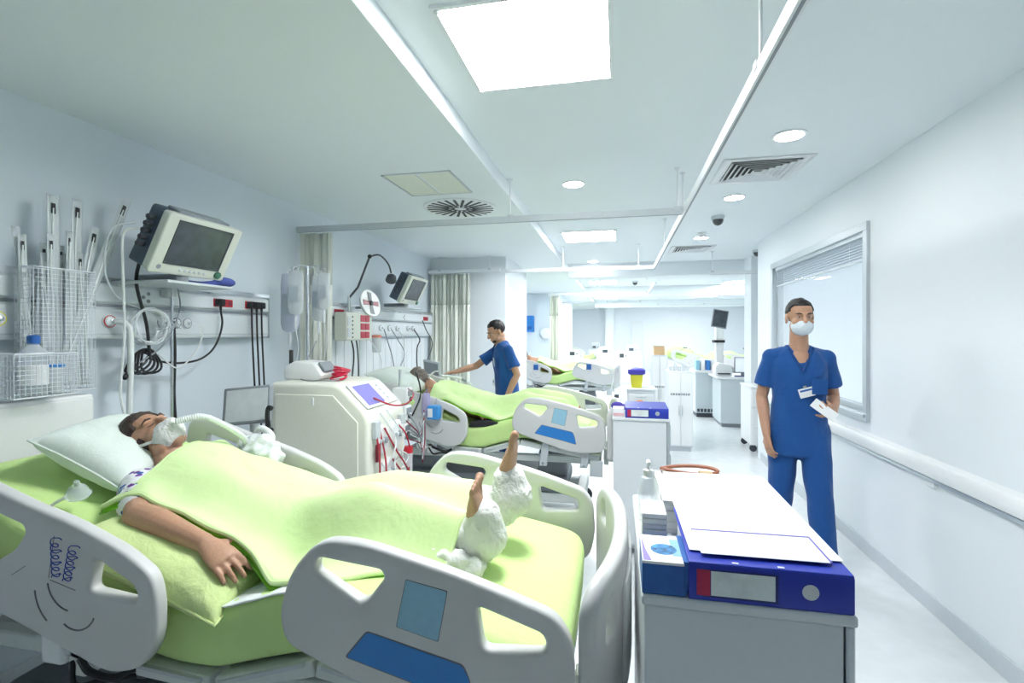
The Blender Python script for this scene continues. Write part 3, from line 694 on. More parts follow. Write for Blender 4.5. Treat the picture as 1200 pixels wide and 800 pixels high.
pp.build('folded_paper', paper, label='small folded white paper held in the walking man\'s hand', cat='paper', bevel=.002)
# the nurse at the second bed
nur = dict(head=(0, .125, 1.575), turn=.10, nod=-.42,
    sh_r=(.165, .06, 1.378), el_r=(.21, .30, 1.19), wr_r=(.12, .55, 1.135), hd_r=(-.15, 1, -.12), dn_r=(.2, .1, 1), curl_r=.3,
    sh_l=(-.165, .04, 1.378), el_l=(-.245, -.04, 1.12), wr_l=(-.23, .07, .88), hd_l=(0, .25, -1), dn_l=(-1, 0, 0), curl_l=.3,
    hip_r=(.09, 0, .90), kn_r=(.10, .02, .50), an_r=(.11, -.03, .10), hip_l=(-.09, 0, .90), kn_l=(-.10, .03, .50), an_l=(-.11, .0, .10))
n_t, n_T, n_H = standing('person', 'dark haired nurse in blue scrubs leaning over the second bed', (-1.20, 5.36), (-.88, -.47), nur, skin_t, hair_m, .12)
badge(n_T, n_t, -.055, .165, 1.02)
MB(n_H).sph((0, .058, -.088), (.040, .030, .024), 14, 8).build('beard', hair_m, n_t)
for k, c in ((0, grey_l), (1, blue_p)): MB(n_T).cyl((-.09+k*.018, .165, 1.20), (-.09+k*.018, .175, 1.29), .004, n=8).build('pen', c, n_t)

# ---------------------------------------------------------------- patients
CAPS = [((-1.66, 1.46, 1.00), (-1.66, 1.80, 1.00), .085, .085), ((-1.60, 1.63, .97), (-1.12, 1.63, .845), .14, .13), ((-1.60, 1.54, .97), (-1.12, 1.54, .85), .12, .12), ((-1.60, 1.72, .97), (-1.12, 1.72, .85), .12, .12),
        ((-1.10, 1.54, .85), (-.80, 1.53, .965), .10, .068), ((-1.10, 1.72, .85), (-.80, 1.73, .965), .10, .068), ((-.80, 1.53, .965), (-.45, 1.52, .92), .066, .05), ((-.80, 1.73, .965), (-.42, 1.71, .95), .066, .05),
        ((-1.66, 1.46, 1.0), (-1.48, 1.31, .965), .06, .05), ((-1.66, 1.80, 1.0), (-1.42, 1.88, .90), .06, .05), ((-1.42, 1.88, .90), (-1.12, 1.84, .86), .05, .04)]
def patient(name, label, dy, hair_mat, skin_mat, bandaged, fz=None):
    t = thing(name, label, 'person', (-1.2, 1.6+dy, .78)); D = Matrix.Translation((0, dy, 0))
    b = MB(D); b.loft([[(x + .35*p[1], 1.63+p[0], z + p[1]) for p in [(hx*math.cos(a), hz*math.sin(a)) for a in np.linspace(0, 2*math.pi, 22, endpoint=False)]] for x, z, hx, hz in ((-1.70, 1.02, .07, .06), (-1.66, 1.01, .17, .08), (-1.56, .97, .19, .11), (-1.35, .915, .17, .11), (-1.15, .86, .175, .105), (-1.05, .85, .16, .09))])
    limb(b, [(-1.67, 1.47, 1.00), (-1.57, 1.38, .985), (-1.49, 1.300, .975)], [.056, .048, .042]); limb(b, [(-1.49, 1.300, .975), (-1.41, 1.290, .966), (-1.22, 1.275, .922)], [.042, .043, .027])
    hand(b, (-1.21, 1.272, .922), (1, -.22, -.40), (.38, -.42, .85), -1, .26)
    limb(b, [(-1.67, 1.79, 1.00), (-1.55, 1.86, .94), (-1.42, 1.88, .90)], [.056, .048, .040]); limb(b, [(-1.42, 1.88, .90), (-1.15, 1.84, .86)], [.04, .027])
    hand(b, (-1.14, 1.84, .86), (1, -.15, -.1), (0, .2, 1), 1, .3)
    for y, hipy, an, toe in ((1.53, 1.545, (-.455, 1.51, .905), (-.425, 1.475, 1.075)), (1.73, 1.715, (-.425, 1.70, .955), (-.350, 1.70, 1.185))):
        if not bandaged: an = (-.45, y, .865); toe = (-.38, y, .885)
        limb(b, [(-1.10, hipy, .86), (-.95, (hipy+y)/2, .92), (-.80, y, .965), (-.68, y, .945), an], [.095, .08, .058, .058, .038])
        A, Tt = Vector(an), Vector(toe); u = (Tt-A).normalized(); heel = A + Vector((.035, 0, -.035))
        lat = Vector((0, 1, 0)); s = 1 if y < 1.6 else -1; th = u.cross(lat).normalized()
        b.sph(heel, (.040, .036, .040), 14, 10)
        rg = []
        for q, hw, ht, dx in ((-.10, .030, .034, .03), (.10, .034, .042, .020), (.35, .038, .036, .012), (.62, .045, .027, .004), (.82, .048, .019, 0), (.93, .044, .014, -.002)):
            c = A.lerp(Tt, q) + Vector((dx, 0, 0)); rg.append([tuple(c + lat*math.cos(k)*hw + th*math.sin(k)*ht) for k in np.linspace(0, 2*math.pi, 16, endpoint=False)])
        b.loft(rg)
        for q, (off, ln, r) in enumerate(((.033, .052, .0145), (.0115, .050, .0098), (-.0075, .044, .0092), (-.0255, .036, .0088), (-.042, .028, .0084))):
            p = A*.12 + Tt*.88 + lat*off*s; limb(b, [p, p + u*ln*.55 - Vector((.006, 0, 0)), p + u*ln - Vector((.004, 0, 0))], [r*.85, r*.8, r], 10)
    HT = D @ frame((-1.80, 1.63, 1.135), (.02, -.98, -.22), (.50, -.22, .84)); head(b, HT); b.T = D
    limb(b, [(-1.665, 1.63, 1.02), (-1.735, 1.63, 1.075)], [.062, .056])
    put(largest(blob(b, .0042 if bandaged else .006, 2)), 'body', skin_mat, t, recalc=False)
    face_parts(HT, t, True, hair_mat); hair(HT, t, hair_mat, .068, -.11 if bandaged else -.07, 1.08, 3, yf=.034 if bandaged else .02)
    return t, HT
p1, H1 = patient('person', 'patient with brown hair and a white mask lying in the nearest bed', 0, hair_b, skin_t, True)
# loose hair spread back over the pillow
hm = MB(H1)
for k in range(26):
    a = -1.1+2.7*k/25; p0 = Vector((.066*math.sin(a), -.05, .055*math.cos(a)+.02)); q = max(0, a-.9)
    e = Vector((.125*math.sin(a)+random.uniform(-.02, .02), -.085+random.uniform(-.03, .03), .205*math.cos(a*.8)+.02-.05*q+random.uniform(-.03, .04)))
    hm.tube(spline([p0, p0.lerp(e, .5)+Vector((0, -.005, .01)), e], 4), [.022, .022, .021, .02, .019, .017, .014, .009, .004], 8)
hm.build('loose_hair', hair_b, p1)
mk = MB(H1); mk.sph((0, .060, -.058), (.064, .062, .052), 20, 14); mk.sph((0, .105, -.055), (.03, .03, .03))
put(blob(mk, .006, 3), 'face_mask', bandage, p1, recalc=False)
for s in (-1, 1): MB(H1).tube([(s*.060, .05, -.05), (s*.080, .015, -.015), (s*.085, -.03, .01), (s*.06, -.095, .02)], .006, 8).build('mask_strap', bandage, p1)
# bandages on feet and shins
for nm, pts, rs in (('foot_bandage', [(-.60, 1.525, .935), (-.50, 1.515, .92), (-.43, 1.51, .885), (-.405, 1.505, .920), (-.410, 1.495, .985)], [.060, .058, .060, .070, .056]),
                    ('foot_bandage', [(-.60, 1.72, .95), (-.50, 1.71, .955), (-.40, 1.70, .945), (-.365, 1.70, .985), (-.372, 1.70, 1.04)], [.062, .060, .068, .076, .060])):
    b = MB(); limb(b, pts, rs, 18); me = blob(b, .006, 2)
    for v, vn in zip(me.vertices, normals(me)): v.co += vn*(.0009*math.sin(v.co.x*260+v.co.z*190+v.co.y*40))
    put(me, nm, bandage, p1, recalc=False)
b = MB(); limb(b, [(-.62, 1.46, .875), (-.52, 1.44, .862), (-.42, 1.43, .85)], [.040, .046, .036], 14)
me = blob(b, .007, 1)
for v, vn in zip(me.vertices, normals(me)): v.co += vn*.012*noise.noise(v.co*38)
put(me, 'loose_gauze', bandage, p1, recalc=False)
# gown over shoulders: white with small blue and violet motifs
gm = M_cloth('gown_print', (.80, .82, .84), .5, 14); nt = gm.node_tree; bs = nt.nodes['Principled BSDF']
vo = nt.nodes.new('ShaderNodeTexVoronoi'); vo.inputs['Scale'].default_value = 34; tcn = nt.nodes.new('ShaderNodeTexCoord'); nt.links.new(tcn.outputs['Object'], vo.inputs['Vector'])
r1 = nt.nodes.new('ShaderNodeValToRGB'); r1.color_ramp.elements[0].position = .36; r1.color_ramp.elements[1].position = .40; nt.links.new(vo.outputs['Distance'], r1.inputs['Fac'])
r2 = nt.nodes.new('ShaderNodeValToRGB'); r2.color_ramp.interpolation = 'CONSTANT'; e = r2.color_ramp.elements; e[0].color = (.02, .10, .42, 1); e[1].position = .5; e[1].color = (.14, .03, .30, 1); nt.links.new(vo.outputs['Color'], r2.inputs['Fac'])
mx = nt.nodes.new('ShaderNodeMix'); mx.data_type = 'RGBA'; nt.links.new(r1.outputs['Color'], mx.inputs['Factor']); nt.links.new(r2.outputs['Color'], mx.inputs['A']); mx.inputs['B'].default_value = (.80, .82, .84, 1); nt.links.new(mx.outputs['Result'], bs.inputs['Base Color'])
b = MB(); b.loft([[(x + .35*p[1], 1.63+p[0], z + p[1]) for p in [(hx*math.cos(a), hz*math.sin(a)) for a in np.linspace(0, 2*math.pi, 22, endpoint=False)]] for x, z, hx, hz in ((-1.705, 1.03, .085, .06), (-1.66, 1.01, .185, .09), (-1.56, .97, .205, .12), (-1.35, .92, .185, .12), (-1.2, .88, .18, .11))])
limb(b, [(-1.67, 1.47, 1.00), (-1.60, 1.40, .99), (-1.55, 1.36, .98)], [.070, .066, .064])
limb(b, [(-1.67, 1.79, 1.00), (-1.57, 1.85, .95)], [.070, .064])
put(blob(b, .007, 3), 'gown', gm, p1, recalc=False)

# ---------------------------------------------------------------- bedding
GX, GY = np.linspace(-2.2, -.05, 144), np.linspace(1.05, 2.12, 72)
Hf = np.full((len(GX), len(GY)), .0)
for i, x in enumerate(GX): Hf[i, :] = np.where((GY > 1.17) & (GY < 2.0), matt_z(x), matt_z(x) - .12)
YY = GY[None, :]; XX = GX[:, None]
for a, c, r0, r1 in CAPS:
    for u in np.linspace(0, 1, 40):
        x, y, z = [a[i]+(c[i]-a[i])*u for i in range(3)]; r = r0+(r1-r0)*u
        d2 = (XX-x)**2+(YY-y)**2; Hf = np.where(d2 < r*r, np.maximum(Hf, z+np.sqrt(np.maximum(r*r-d2, 0))), Hf)
H0 = Hf.copy(); H0b = H0.copy()
e_ = np.sqrt(np.clip((1-np.abs((XX+1.345)/.30)**3.2)*(1-np.abs((YY-1.30)/.15)**3.2), 0, 1)); H0 = np.where((np.abs(XX+1.345) < .3) & (np.abs(YY-1.30) < .15), np.maximum(H0, .866-.27*(XX+1.345)+.10*(YY-1.30)+.078*e_), H0)
for u_ in np.linspace(0, 1, 30):
    x, y, z, r = -1.49+.45*u_, 1.30-.04*u_, .975-.125*max(0, u_-.1)-.03*u_, .046; d2 = (XX-x)**2+(YY-y)**2; H0 = np.where(d2 < r*r, np.maximum(H0, z+np.sqrt(np.maximum(r*r-d2, 0))), H0)
Hf = H0.copy()
for _ in range(60):
    p = np.pad(Hf, 1, mode='edge'); Hf = np.maximum(H0, (p[:-2, 1:-1]+p[2:, 1:-1]+p[1:-1, :-2]+p[1:-1, 2:]+4*Hf)/8)
for _ in range(6):
    p = np.pad(Hf, 1, mode='edge'); Hf = (p[:-2, 1:-1]+p[2:, 1:-1]+p[1:-1, :-2]+p[1:-1, 2:]+4*Hf)/8
def hz(x, y):
    i = min(max((x-GX[0])/(GX[1]-GX[0]), 0), len(GX)-1.001); j = min(max((y-GY[0])/(GY[1]-GY[0]), 0), len(GY)-1.001); a, b = int(i), int(j); u, v = i-a, j-b
    return (Hf[a, b]*(1-u)+Hf[a+1, b]*u)*(1-v)+(Hf[a, b+1]*(1-u)+Hf[a+1, b+1]*u)*v
def interp(pts, x): return float(np.interp(x, [p[0] for p in pts], [p[1] for p in pts]))
def blanket(label, near, far, xl, xr, dy=0, lift=.014, fold=.010, seed=0):
    t = thing('blanket', label, 'blanket', (-1.05, 1.6+dy, .85), 'lime green blankets')
    def pos(u, v):
        x = (xl(v))*(1-u) + (xr(v))*u; y = near(u)*(1-v)+far(u)*v
        w = fold*noise.noise(Vector((x*3.2+seed, y*5.5, seed))) + .5*fold*math.sin(9*x+14*y+seed)*math.exp(-((v-.3)/.5)**2) + .9*fold*max(0, noise.noise(Vector((x*2.2+seed, y*9+x*4, 2))))**.7 - .7*fold*abs(noise.noise(Vector((x*6+y*3, y*4-x*5, 5+seed))))
        e = min(v, 1-v, u, 1-u)
        return (x, y+dy, hz(x, y)+lift+w+.006*math.sin(u*31+seed)*max(0, 1-v*5))
    o = MB().grid(pos, 110, 60).build('cover', green_b, t, solid=.010, ang=1.5)
    n = 110
    edge = lambda v0, dz: [tuple(Vector(pos(i/n, v0))+Vector((0, 0, dz))) for i in range(n+1)]
    MB().tube(edge(0, -.002), .0075, 8).build('hem', green_b, t); MB().tube(edge(0, -.016), .006, 8).build('fold_line', green_h, t)  # hem, with a darker green line along the fold below it
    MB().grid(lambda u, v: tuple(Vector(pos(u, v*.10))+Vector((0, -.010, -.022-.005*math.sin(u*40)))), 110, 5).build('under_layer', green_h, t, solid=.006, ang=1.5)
    MB().tube([pos(0, i/60) for i in range(61)], .0075, 8).build('hem', green_b, t); MB().tube([pos(1, i/60) for i in range(61)], .0075, 8).build('hem', green_b, t)
    return t
NEAR = [(0, 1.300), (.10, 1.335), (.25, 1.322), (.40, 1.318), (.50, 1.295), (.60, 1.235), (.74, 1.225), (.88, 1.33), (1, 1.375)]
FAR = [(0, 1.86), (.3, 1.94), (1, 1.93)]
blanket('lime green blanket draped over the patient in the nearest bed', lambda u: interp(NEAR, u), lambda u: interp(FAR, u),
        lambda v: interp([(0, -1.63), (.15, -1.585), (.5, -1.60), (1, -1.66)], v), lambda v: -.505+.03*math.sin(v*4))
def pillow(name, label, c, h, T3, mat, parent=None, group=None, bulge=1.0, seed=0):
    def fn(p):
        k = 1 - .25*(abs(p.x)**4*abs(p.y)**4); z = p.z
        return p
    m = MB(); nu, nv = 40, 28
    def pt(u, v, s):
        x, y = 2*u-1, 2*v-1; e = max(0, (1-abs(x)**3.2)*(1-abs(y)**3.2))**.5
        pin = 1 - .07*(1-abs(x)**2)*abs(y)**3; pin2 = 1 - .07*(1-abs(y)**2)*abs(x)**3
        w = .07*noise.noise(Vector((x*3+seed, y*3, s)))*e
        return (x*h[0]*pin2, y*h[1]*pin, s*h[2]*(e*bulge+w)*(1 if s > 0 else .8))
    for s in (1, -1): m.grid(lambda u, v: pt(u, v, s), nu, nv)
    R = T3; me = m.mesh(name); bm = bmesh.new(); bm.from_mesh(me); bmesh.ops.remove_doubles(bm, verts=bm.verts, dist=.0008); bm.to_mesh(me); bm.free()
    me.transform(R)
    o = put(me, name, mat, label=label, cat='pillow', group=group, ang=1.3)
    MB(R).tube([pt(i/40, 0, 1) for i in range(41)]+[pt(1, i/28, 1) for i in range(1, 29)]+[pt(1-i/40, 1, 1) for i in range(1, 41)]+[pt(0, 1-i/28, 1) for i in range(1, 28)], .004, 6, closed=True).build('seam', mat, o)
    return o
sl = Vector((1, 0, -.385)).normalized(); up = Vector((.36, 0, .93))
pil1 = pillow('pillow', 'white pillow under the head of the patient in the nearest bed', None, (.175, .250, .088), frame((-1.90, 1.585, 1.095), (1, .42, -.72), (-.42, 1, 0)), pillow_m, seed=2)
pillow('pillow', 'quilted pale green pillow under the near arm of the nearest patient', None, (.300, .150, .075), frame((-1.345, 1.300, .858), (1, -.02, -.27), (.02, 1, .10)), green_q, seed=5)
# white draw sheet along the far edge, folded towel by the hand, drape at head end
def strip(name, label, x0, x1, y0, y1, mat, lift, cat, seed=0, over=0, dy=0):
    def pos(u, v):
        x = x0+(x1-x0)*u; y = y0+(y1-y0)*v; return (x, y+dy, matt_z(x)+lift - over*max(0, v-.75)*4 + .006*noise.noise(Vector((x*16+seed, y*16, 0))))
    return MB().grid(pos, 40, 14).build(name, mat, label=label, cat=cat, solid=.005, ang=1.5)
strip('draw_sheet', 'white draw sheet along the far edge of the nearest mattress', -1.62, -.70, 1.84, 2.00, sheet_w, .010, 'sheet', 1)
strip('towel', 'small folded white towel on the mattress beside the nearest patient\'s hand', -1.12, -.86, 1.185, 1.30, sheet_w, .012, 'towel', 4)

# second and third beds with their bedding and patients
b2 = dup(bed1, (0, BED2, 0), 'adjustable hospital bed the nurse leans over, second from the camera', skip=('felt_pen_note',))
dup(mat1, (0, BED2, 0), 'mattress in a lime green fitted sheet on the second bed')
p2, H2 = patient('person', 'patient lying in the second bed in front of the nurse', BED2, M('grey_hair', (.20, .17, .15), .6, bump=.5, scale=80, var=.3), skin, False)
MB(H2).tube([(.055, .05, -.06), (.03, .09, -.06), (-.03, .09, -.06), (-.055, .05, -.06)], .006, 8).build('tube_holder', bandage, p2); MB(H2).tube([(0, .085, -.066), (0, .12, -.075), (.01, .14, -.10)], .007, 8).build('airway_tube', tube_w, p2)
pillow('pillow', 'white pillow under the head of the patient in the second bed', None, (.235, .315, .085), frame((-1.965, 1.575+BED2, 1.118), (1, -.05, -.36), (.05, 1, .02)), pillow_m, seed=8)
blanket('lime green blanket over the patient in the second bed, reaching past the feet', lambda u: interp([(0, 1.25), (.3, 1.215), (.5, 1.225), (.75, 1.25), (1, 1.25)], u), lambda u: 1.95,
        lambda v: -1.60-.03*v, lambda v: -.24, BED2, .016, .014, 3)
dup(bed1, (0, BED3, 0), 'third hospital bed, beyond the column behind the nurse', skip=('felt_pen_note', 'pale_blue_sticker', 'blue_sticker', 'sticker_border'))
dup(mat1, (0, BED3, 0), 'mattress in a lime green fitted sheet on the third bed')
dup(p2, (0, BED3-BED2, 0), 'patient lying in the third bed beyond the column')
blanket('lime green blanket over the patient in the third bed', lambda u: 1.28-.05*math.sin(u*3), lambda u: 1.95, lambda v: -1.5, lambda v: -.2, BED3, .02, .02, 6)
pillow('pillow', 'white pillow at the head of the third bed', None, (.235, .315, .085), frame((-1.965, 1.575+BED3, 1.118), (1, -.05, -.36), (.05, 1, .02)), pillow_m, seed=9)
for x in (-1.50, -.53):
    z = .93 if x < -1 else .95
    MB().prism([(x-.045, z-.05), (x+.045, z-.05), (x+.045, z+.05), (x-.045, z+.05)], 1.085+BED3, 1.095+BED3, 'y').build('rail_tag', blue_m, label='dark blue tag hanging on the %s rail of the third bed' % ('head' if x < -1 else 'foot'), cat='tag', bevel=.003)
dup(bed1, (0, 16.4, 0), 'empty hospital bed at the far end of the ward', skip=('felt_pen_note', 'pale_blue_sticker', 'blue_sticker', 'sticker_border'))
dup(mat1, (0, 16.4, 0), 'mattress in a green fitted sheet on the empty far bed')
# ================================================================ wall service units above the bed heads
def headwall(label, y0, y1, reds, outlets):
    t = thing('bedhead_unit', label, 'service unit', (XL, (y0+y1)/2, 1.52), 'bedhead service units')
    x = XL+.001; pr = [(x, 1.525), (x+.085, 1.525), (x+.095, 1.54), (x+.095, 1.672), (x+.075, 1.682), (x+.075, 1.70), (x+.098, 1.71), (x+.098, 1.79), (x+.08, 1.805), (x, 1.805)]
    MB().prism(pr, y0, y1, 'y').build('housing', M('unit_enamel', (.72, .77, .80), .35, var=.01), t, bevel=.004)
    MB().box(x, x+.103, y0-.006, y0, 1.52, 1.81).build('end_cap', grey_l, t, bevel=.003); MB().box(x, x+.103, y1, y1+.006, 1.52, 1.81).build('end_cap', grey_l, t, bevel=.003)
    MB().box(x+.098, x+.106, y0, y1, 1.806, 1.832).build('equipment_rail', alu, t, bevel=.002)
    for y in np.arange(y0+.25, y1, .6): MB().box(x, x+.1, y-.015, y+.015, 1.80, 1.815).build('rail_bracket', grey_l, t)
    MB().box(x+.0745, x+.0775, y0, y1, 1.684, 1.699).build('groove_strip', grey_m, t); MB().box(x+.088, x+.098, y0, y1, 1.545, 1.552).build('lower_groove', grey_l, t)  # mid grey strip set in the middle groove, light grey one below
    for y, w in reds:
        o = MB().box(x+.097, x+.104, y, y+w, 1.722, 1.772).build('red_socket', red, t, bevel=.003)
        for k in range(int(round(w/.05))):
            MB().lathe([(.017, 0), (.017, .002), (.014, .002)], (x+.104, y+.026+k*.052, 1.747), 14, axis=0).build('socket_well', darkred, o)
    for y in (y0+.62*(y1-y0),): 
        for dy, dz in ((0, 0), (.03, .02), (.03, -.02)): MB().lathe([(.010, 0), (.010, .004), (.006, .005)], (x+.097, y+dy, 1.745+dz), 12, axis=0).build('earth_terminal', grey_m, t)
    for y, c in outlets:
        o = MB().lathe([(.034, 0), (.034, .006), (.028, .012), (.022, .020), (.014, .022)], (x+.094, y, 1.612), 20, axis=0).build('gas_outlet', rail_white, t)
        MB().lathe([(.030, .0075), (.031, .0135), (.024, .0140)], (x+.094, y, 1.612), 20, axis=0).build('colour_ring', c, o)
        MB().lathe([(.010, .02), (.010, .034), (.006, .036)], (x+.094, y, 1.612), 12, axis=0).build('nozzle', steel, o)
    return t
headwall('long white bedhead service unit with red sockets above the nearest bed', .6, 3.17, ((2.665, .156), (2.935, .15)), ((1.55, yellow), (2.01, red), (2.30, grey_m), (2.39, black), (2.465, grey_m)))
headwall('white bedhead service unit above the second bed, beyond the first curtain', 3.98, 6.42, ((4.02, .16), (6.1, .15)), ((4.5, red), (4.9, grey_m), (5.1, black), (5.3, grey_m), (5.6, grey_m), (5.75, black)))
headwall('white bedhead service unit above the third bed', 8.5, 11.6, ((9.0, .16), (10.9, .15)), ((9.5, red), (9.8, grey_m), (10.2, black)))
XW = XL+.1
def plug_cable(label, y, pts, r=.006, z=1.747):
    t = thing('power_cable', label, 'cable', (XW, y, z), 'black mains cables')
    MB().box(XW+.004, XW+.05, y-.021, y+.021, z-.022, z+.022).build('plug', black, t, bevel=.006); MB().cyl((XW+.03, y, z-.02), (XW+.03, y, z-.055), .009, .006, n=10).build('strain_relief', black, t)
    MB().tube(spline([(XW+.03, y, z-.05)] + pts), r, 8).build('flex', black, t)
plug_cable('black mains cable looping from the red socket to the cable bundle', 2.69, [(XW+.04, 2.69, 1.60), (XW+.05, 2.62, 1.47), (XW+.06, 2.5, 1.40), (XW+.05, 2.36, 1.385), (XW+.05, 2.25, 1.40), (XW+.05, 2.18, 1.42)])
for i, (y, q) in enumerate(((2.962, 'left'), (3.010, 'middle'), (3.058, 'right'))):
    plug_cable('black mains cable hanging straight down from the three plug socket, %s of three' % q, y, [(XW+.03, y+.004, 1.55), (XW+.03, y+.02, 1.3), (XW+.035, y+.03, 1.05), (XW+.05, y+.03, .60), (XW+.10, y-.1, .35)])

# patient monitor on its bracket
n_ = Vector((.891, 0, -.454)); Tm = frame((-2.13, 2.195, 1.985), (0, 1, 0), (.454, 0, .891))     # local x along the wall, y up, z out of the screen
mon = thing('patient_monitor', 'cream patient monitor with dark screen tilted down above the nearest bed', 'monitor', (-2.25, 2.2, 1.82))
bz = M('monitor_bezel', (.62, .65, .58), .4, var=.02)
put(tf(panel([rounded([(-.232, -.155), (.232, -.155), (.232, .155), (-.232, .155)], .02)], .045, .008), Tm @ Matrix.Translation((0, 0, -.022))), 'bezel', bz, mon)
put(tf(panel([rounded([(-.225, -.15), (.225, -.15), (.21, .15), (-.21, .15)], .02)], .10, .012), Tm @ Matrix.Translation((0, 0, -.094))), 'rear_housing', M('monitor_back', (.07, .10, .14), .45), mon)
MB(Tm).box(-.165, .165, -.092, .122, .0005, .0022).build('screen', screen_d, mon); ring2 = MB(Tm)
for a in ((-.172, .172, .122, .130), (-.172, .172, -.100, -.092), (-.172, -.165, -.1, .13), (.165, .172, -.1, .13)): ring2.box(a[0], a[1], a[2], a[3], .0, .005)
ring2.build('screen_surround', grey_d, mon)
for k in range(6): MB(Tm).lathe([(.008, 0), (.008, .004), (.006, .005)], (-.06+k*.03, -.125, 0), 10).build('button', grey_l, mon)
MB(Tm).lathe([(.02, 0), (.02, .012), (.015, .016)], (.175, -.122, 0), 16).build('green_dial', M('dial_green', (.05, .18, .12), .4), mon)
MB(Tm).lathe([(.012, 0), (.012, .003)], (-.185, -.12, 0), 12).build('power_button', grey_m, mon)
MB(Tm).box(-.16, .16, .150, .166, -.11, -.03).build('carry_handle', grey_m, mon, bevel=.006)
for k in range(5): MB(Tm).cyl((-.22, .09-k*.035, -.09), (-.255, .09-k*.035, -.09), .012, n=10).build('lead_connector', grey_d, mon)
MB().box(-2.47, -2.14, 2.02, 2.44, 1.80, 1.815).build('tray', grey_l, mon, bevel=.004); MB().box(-2.475, -2.22, 2.15, 2.22, 1.815, 1.86).build('swivel_arm', grey_m, mon, bevel=.01)
MB().lathe([(.035, 0), (.035, .05), (.028, .055)], (-2.24, 2.19, 1.812), 16).build('swivel_joint', grey_m, mon)
t = MB().sph((-2.36, 2.62, 1.865), (.05, .075, .03), 16, 10); put(blob(t.tube(spline([(-2.36, 2.60, 1.86), (-2.38, 2.48, 1.835), (-2.36, 2.34, 1.83)]), .022, 10), .006, 2), 'pressure_cuff', M('cuff_blue', (.08, .11, .42), .6), label='blue blood pressure cuff lying beside the tilted monitor', cat='cuff', recalc=False)
t = thing('monitor_pole', 'thin steel pole hanging from the rail below the tilted monitor', 'pole', (-2.42, 2.31, 1.0))
MB().cyl((-2.42, 2.31, .85), (-2.42, 2.31, 1.80), .008, n=10).build('tube', steel, t); MB().cbox((-2.44, 2.31, 1.775), (.05, .06, .05)).build('rail_clamp', grey_l, t, bevel=.006)
cable('monitor_lead', 'black monitor lead hanging straight down from the tilted monitor', [(-2.30, 2.02, 1.93), (-2.36, 2.05, 1.80), (-2.40, 2.14, 1.60), (-2.40, 2.16, 1.42)], .008, black)
cable('monitor_lead', 'cream monitor lead looping down past the gas outlets', [(-2.22, 1.94, 2.05), (-2.26, 1.90, 2.02), (-2.30, 1.93, 1.85), (-2.35, 1.98, 1.55), (-2.36, 1.97, 1.25), (-2.30, 1.98, 1.05)], .006, tube_w)
cable('monitor_lead', 'grey monitor lead bowing out left of the tilted monitor', [(-2.25, 1.95, 2.08), (-2.28, 1.86, 2.03), (-2.32, 1.86, 1.85), (-2.38, 1.98, 1.72), (-2.41, 2.20, 1.66), (-2.41, 2.36, 1.58)], .0045, grey_l)
cable('monitor_lead', 'thin grey lead crossing diagonally below the monitor tray', [(-2.40, 2.10, 1.40), (-2.40, 2.25, 1.50), (-2.40, 2.34, 1.68), (-2.40, 2.33, 1.80)], .004, grey_m)
bnd = MB()
for k in range(5):
    a = k*.5; bnd.tube([(-2.42+.012*math.cos(j*.6+k), 2.13+.075*math.cos(2*math.pi*j/24+a)*.8+.02*k-.03, 1.405+.035*math.sin(2*math.pi*j/24+a)+.03*math.cos(2*math.pi*j/24)) for j in range(24)], .006, 6, closed=True)
bnd.tube([(-2.42, 2.10, 1.39), (-2.40, 2.02, 1.33)], .013, 8); bnd.build('cable_bundle', black, label='tied bundle of black cables hanging below the monitor', cat='cable')
cable('lead_drop', 'thick black lead dropping from the gas outlets behind the patient\'s head', [(-2.44, 2.335, 1.62), (-2.43, 2.335, 1.45), (-2.43, 2.33, 1.2), (-2.42, 2.34, .95)], .011, black)
cl = MB()
for k in range(6): cl.tube([(-2.40+.03*math.sin(k+j*.3), 2.15+(.085+.012*(k % 3))*math.cos(2*math.pi*j/28), 1.59+(.085+.01*(k % 2))*math.sin(2*math.pi*j/28)) for j in range(28)], .005, 6, closed=True)
cl.build('coiled_hose', clear_w, label='coiled clear suction hose hanging at the gas outlets', cat='hose')
cable('oxygen_hose', 'thick white hose from the red ringed outlet down behind the bed', [(-2.44, 2.01, 1.612), (-2.40, 2.03, 1.60), (-2.39, 2.045, 1.53), (-2.40, 2.05, 1.2), (-2.42, 2.05, .8)], .014, tube_w, cat='hose', n=10)
cable('sensor_lead', 'thin white sensor lead arching from the outlet nozzles', [(-2.43, 2.465, 1.61), (-2.40, 2.50, 1.58), (-2.40, 2.46, 1.46), (-2.41, 2.34, 1.36), (-2.41, 2.22, 1.44)], .004, tube_w)

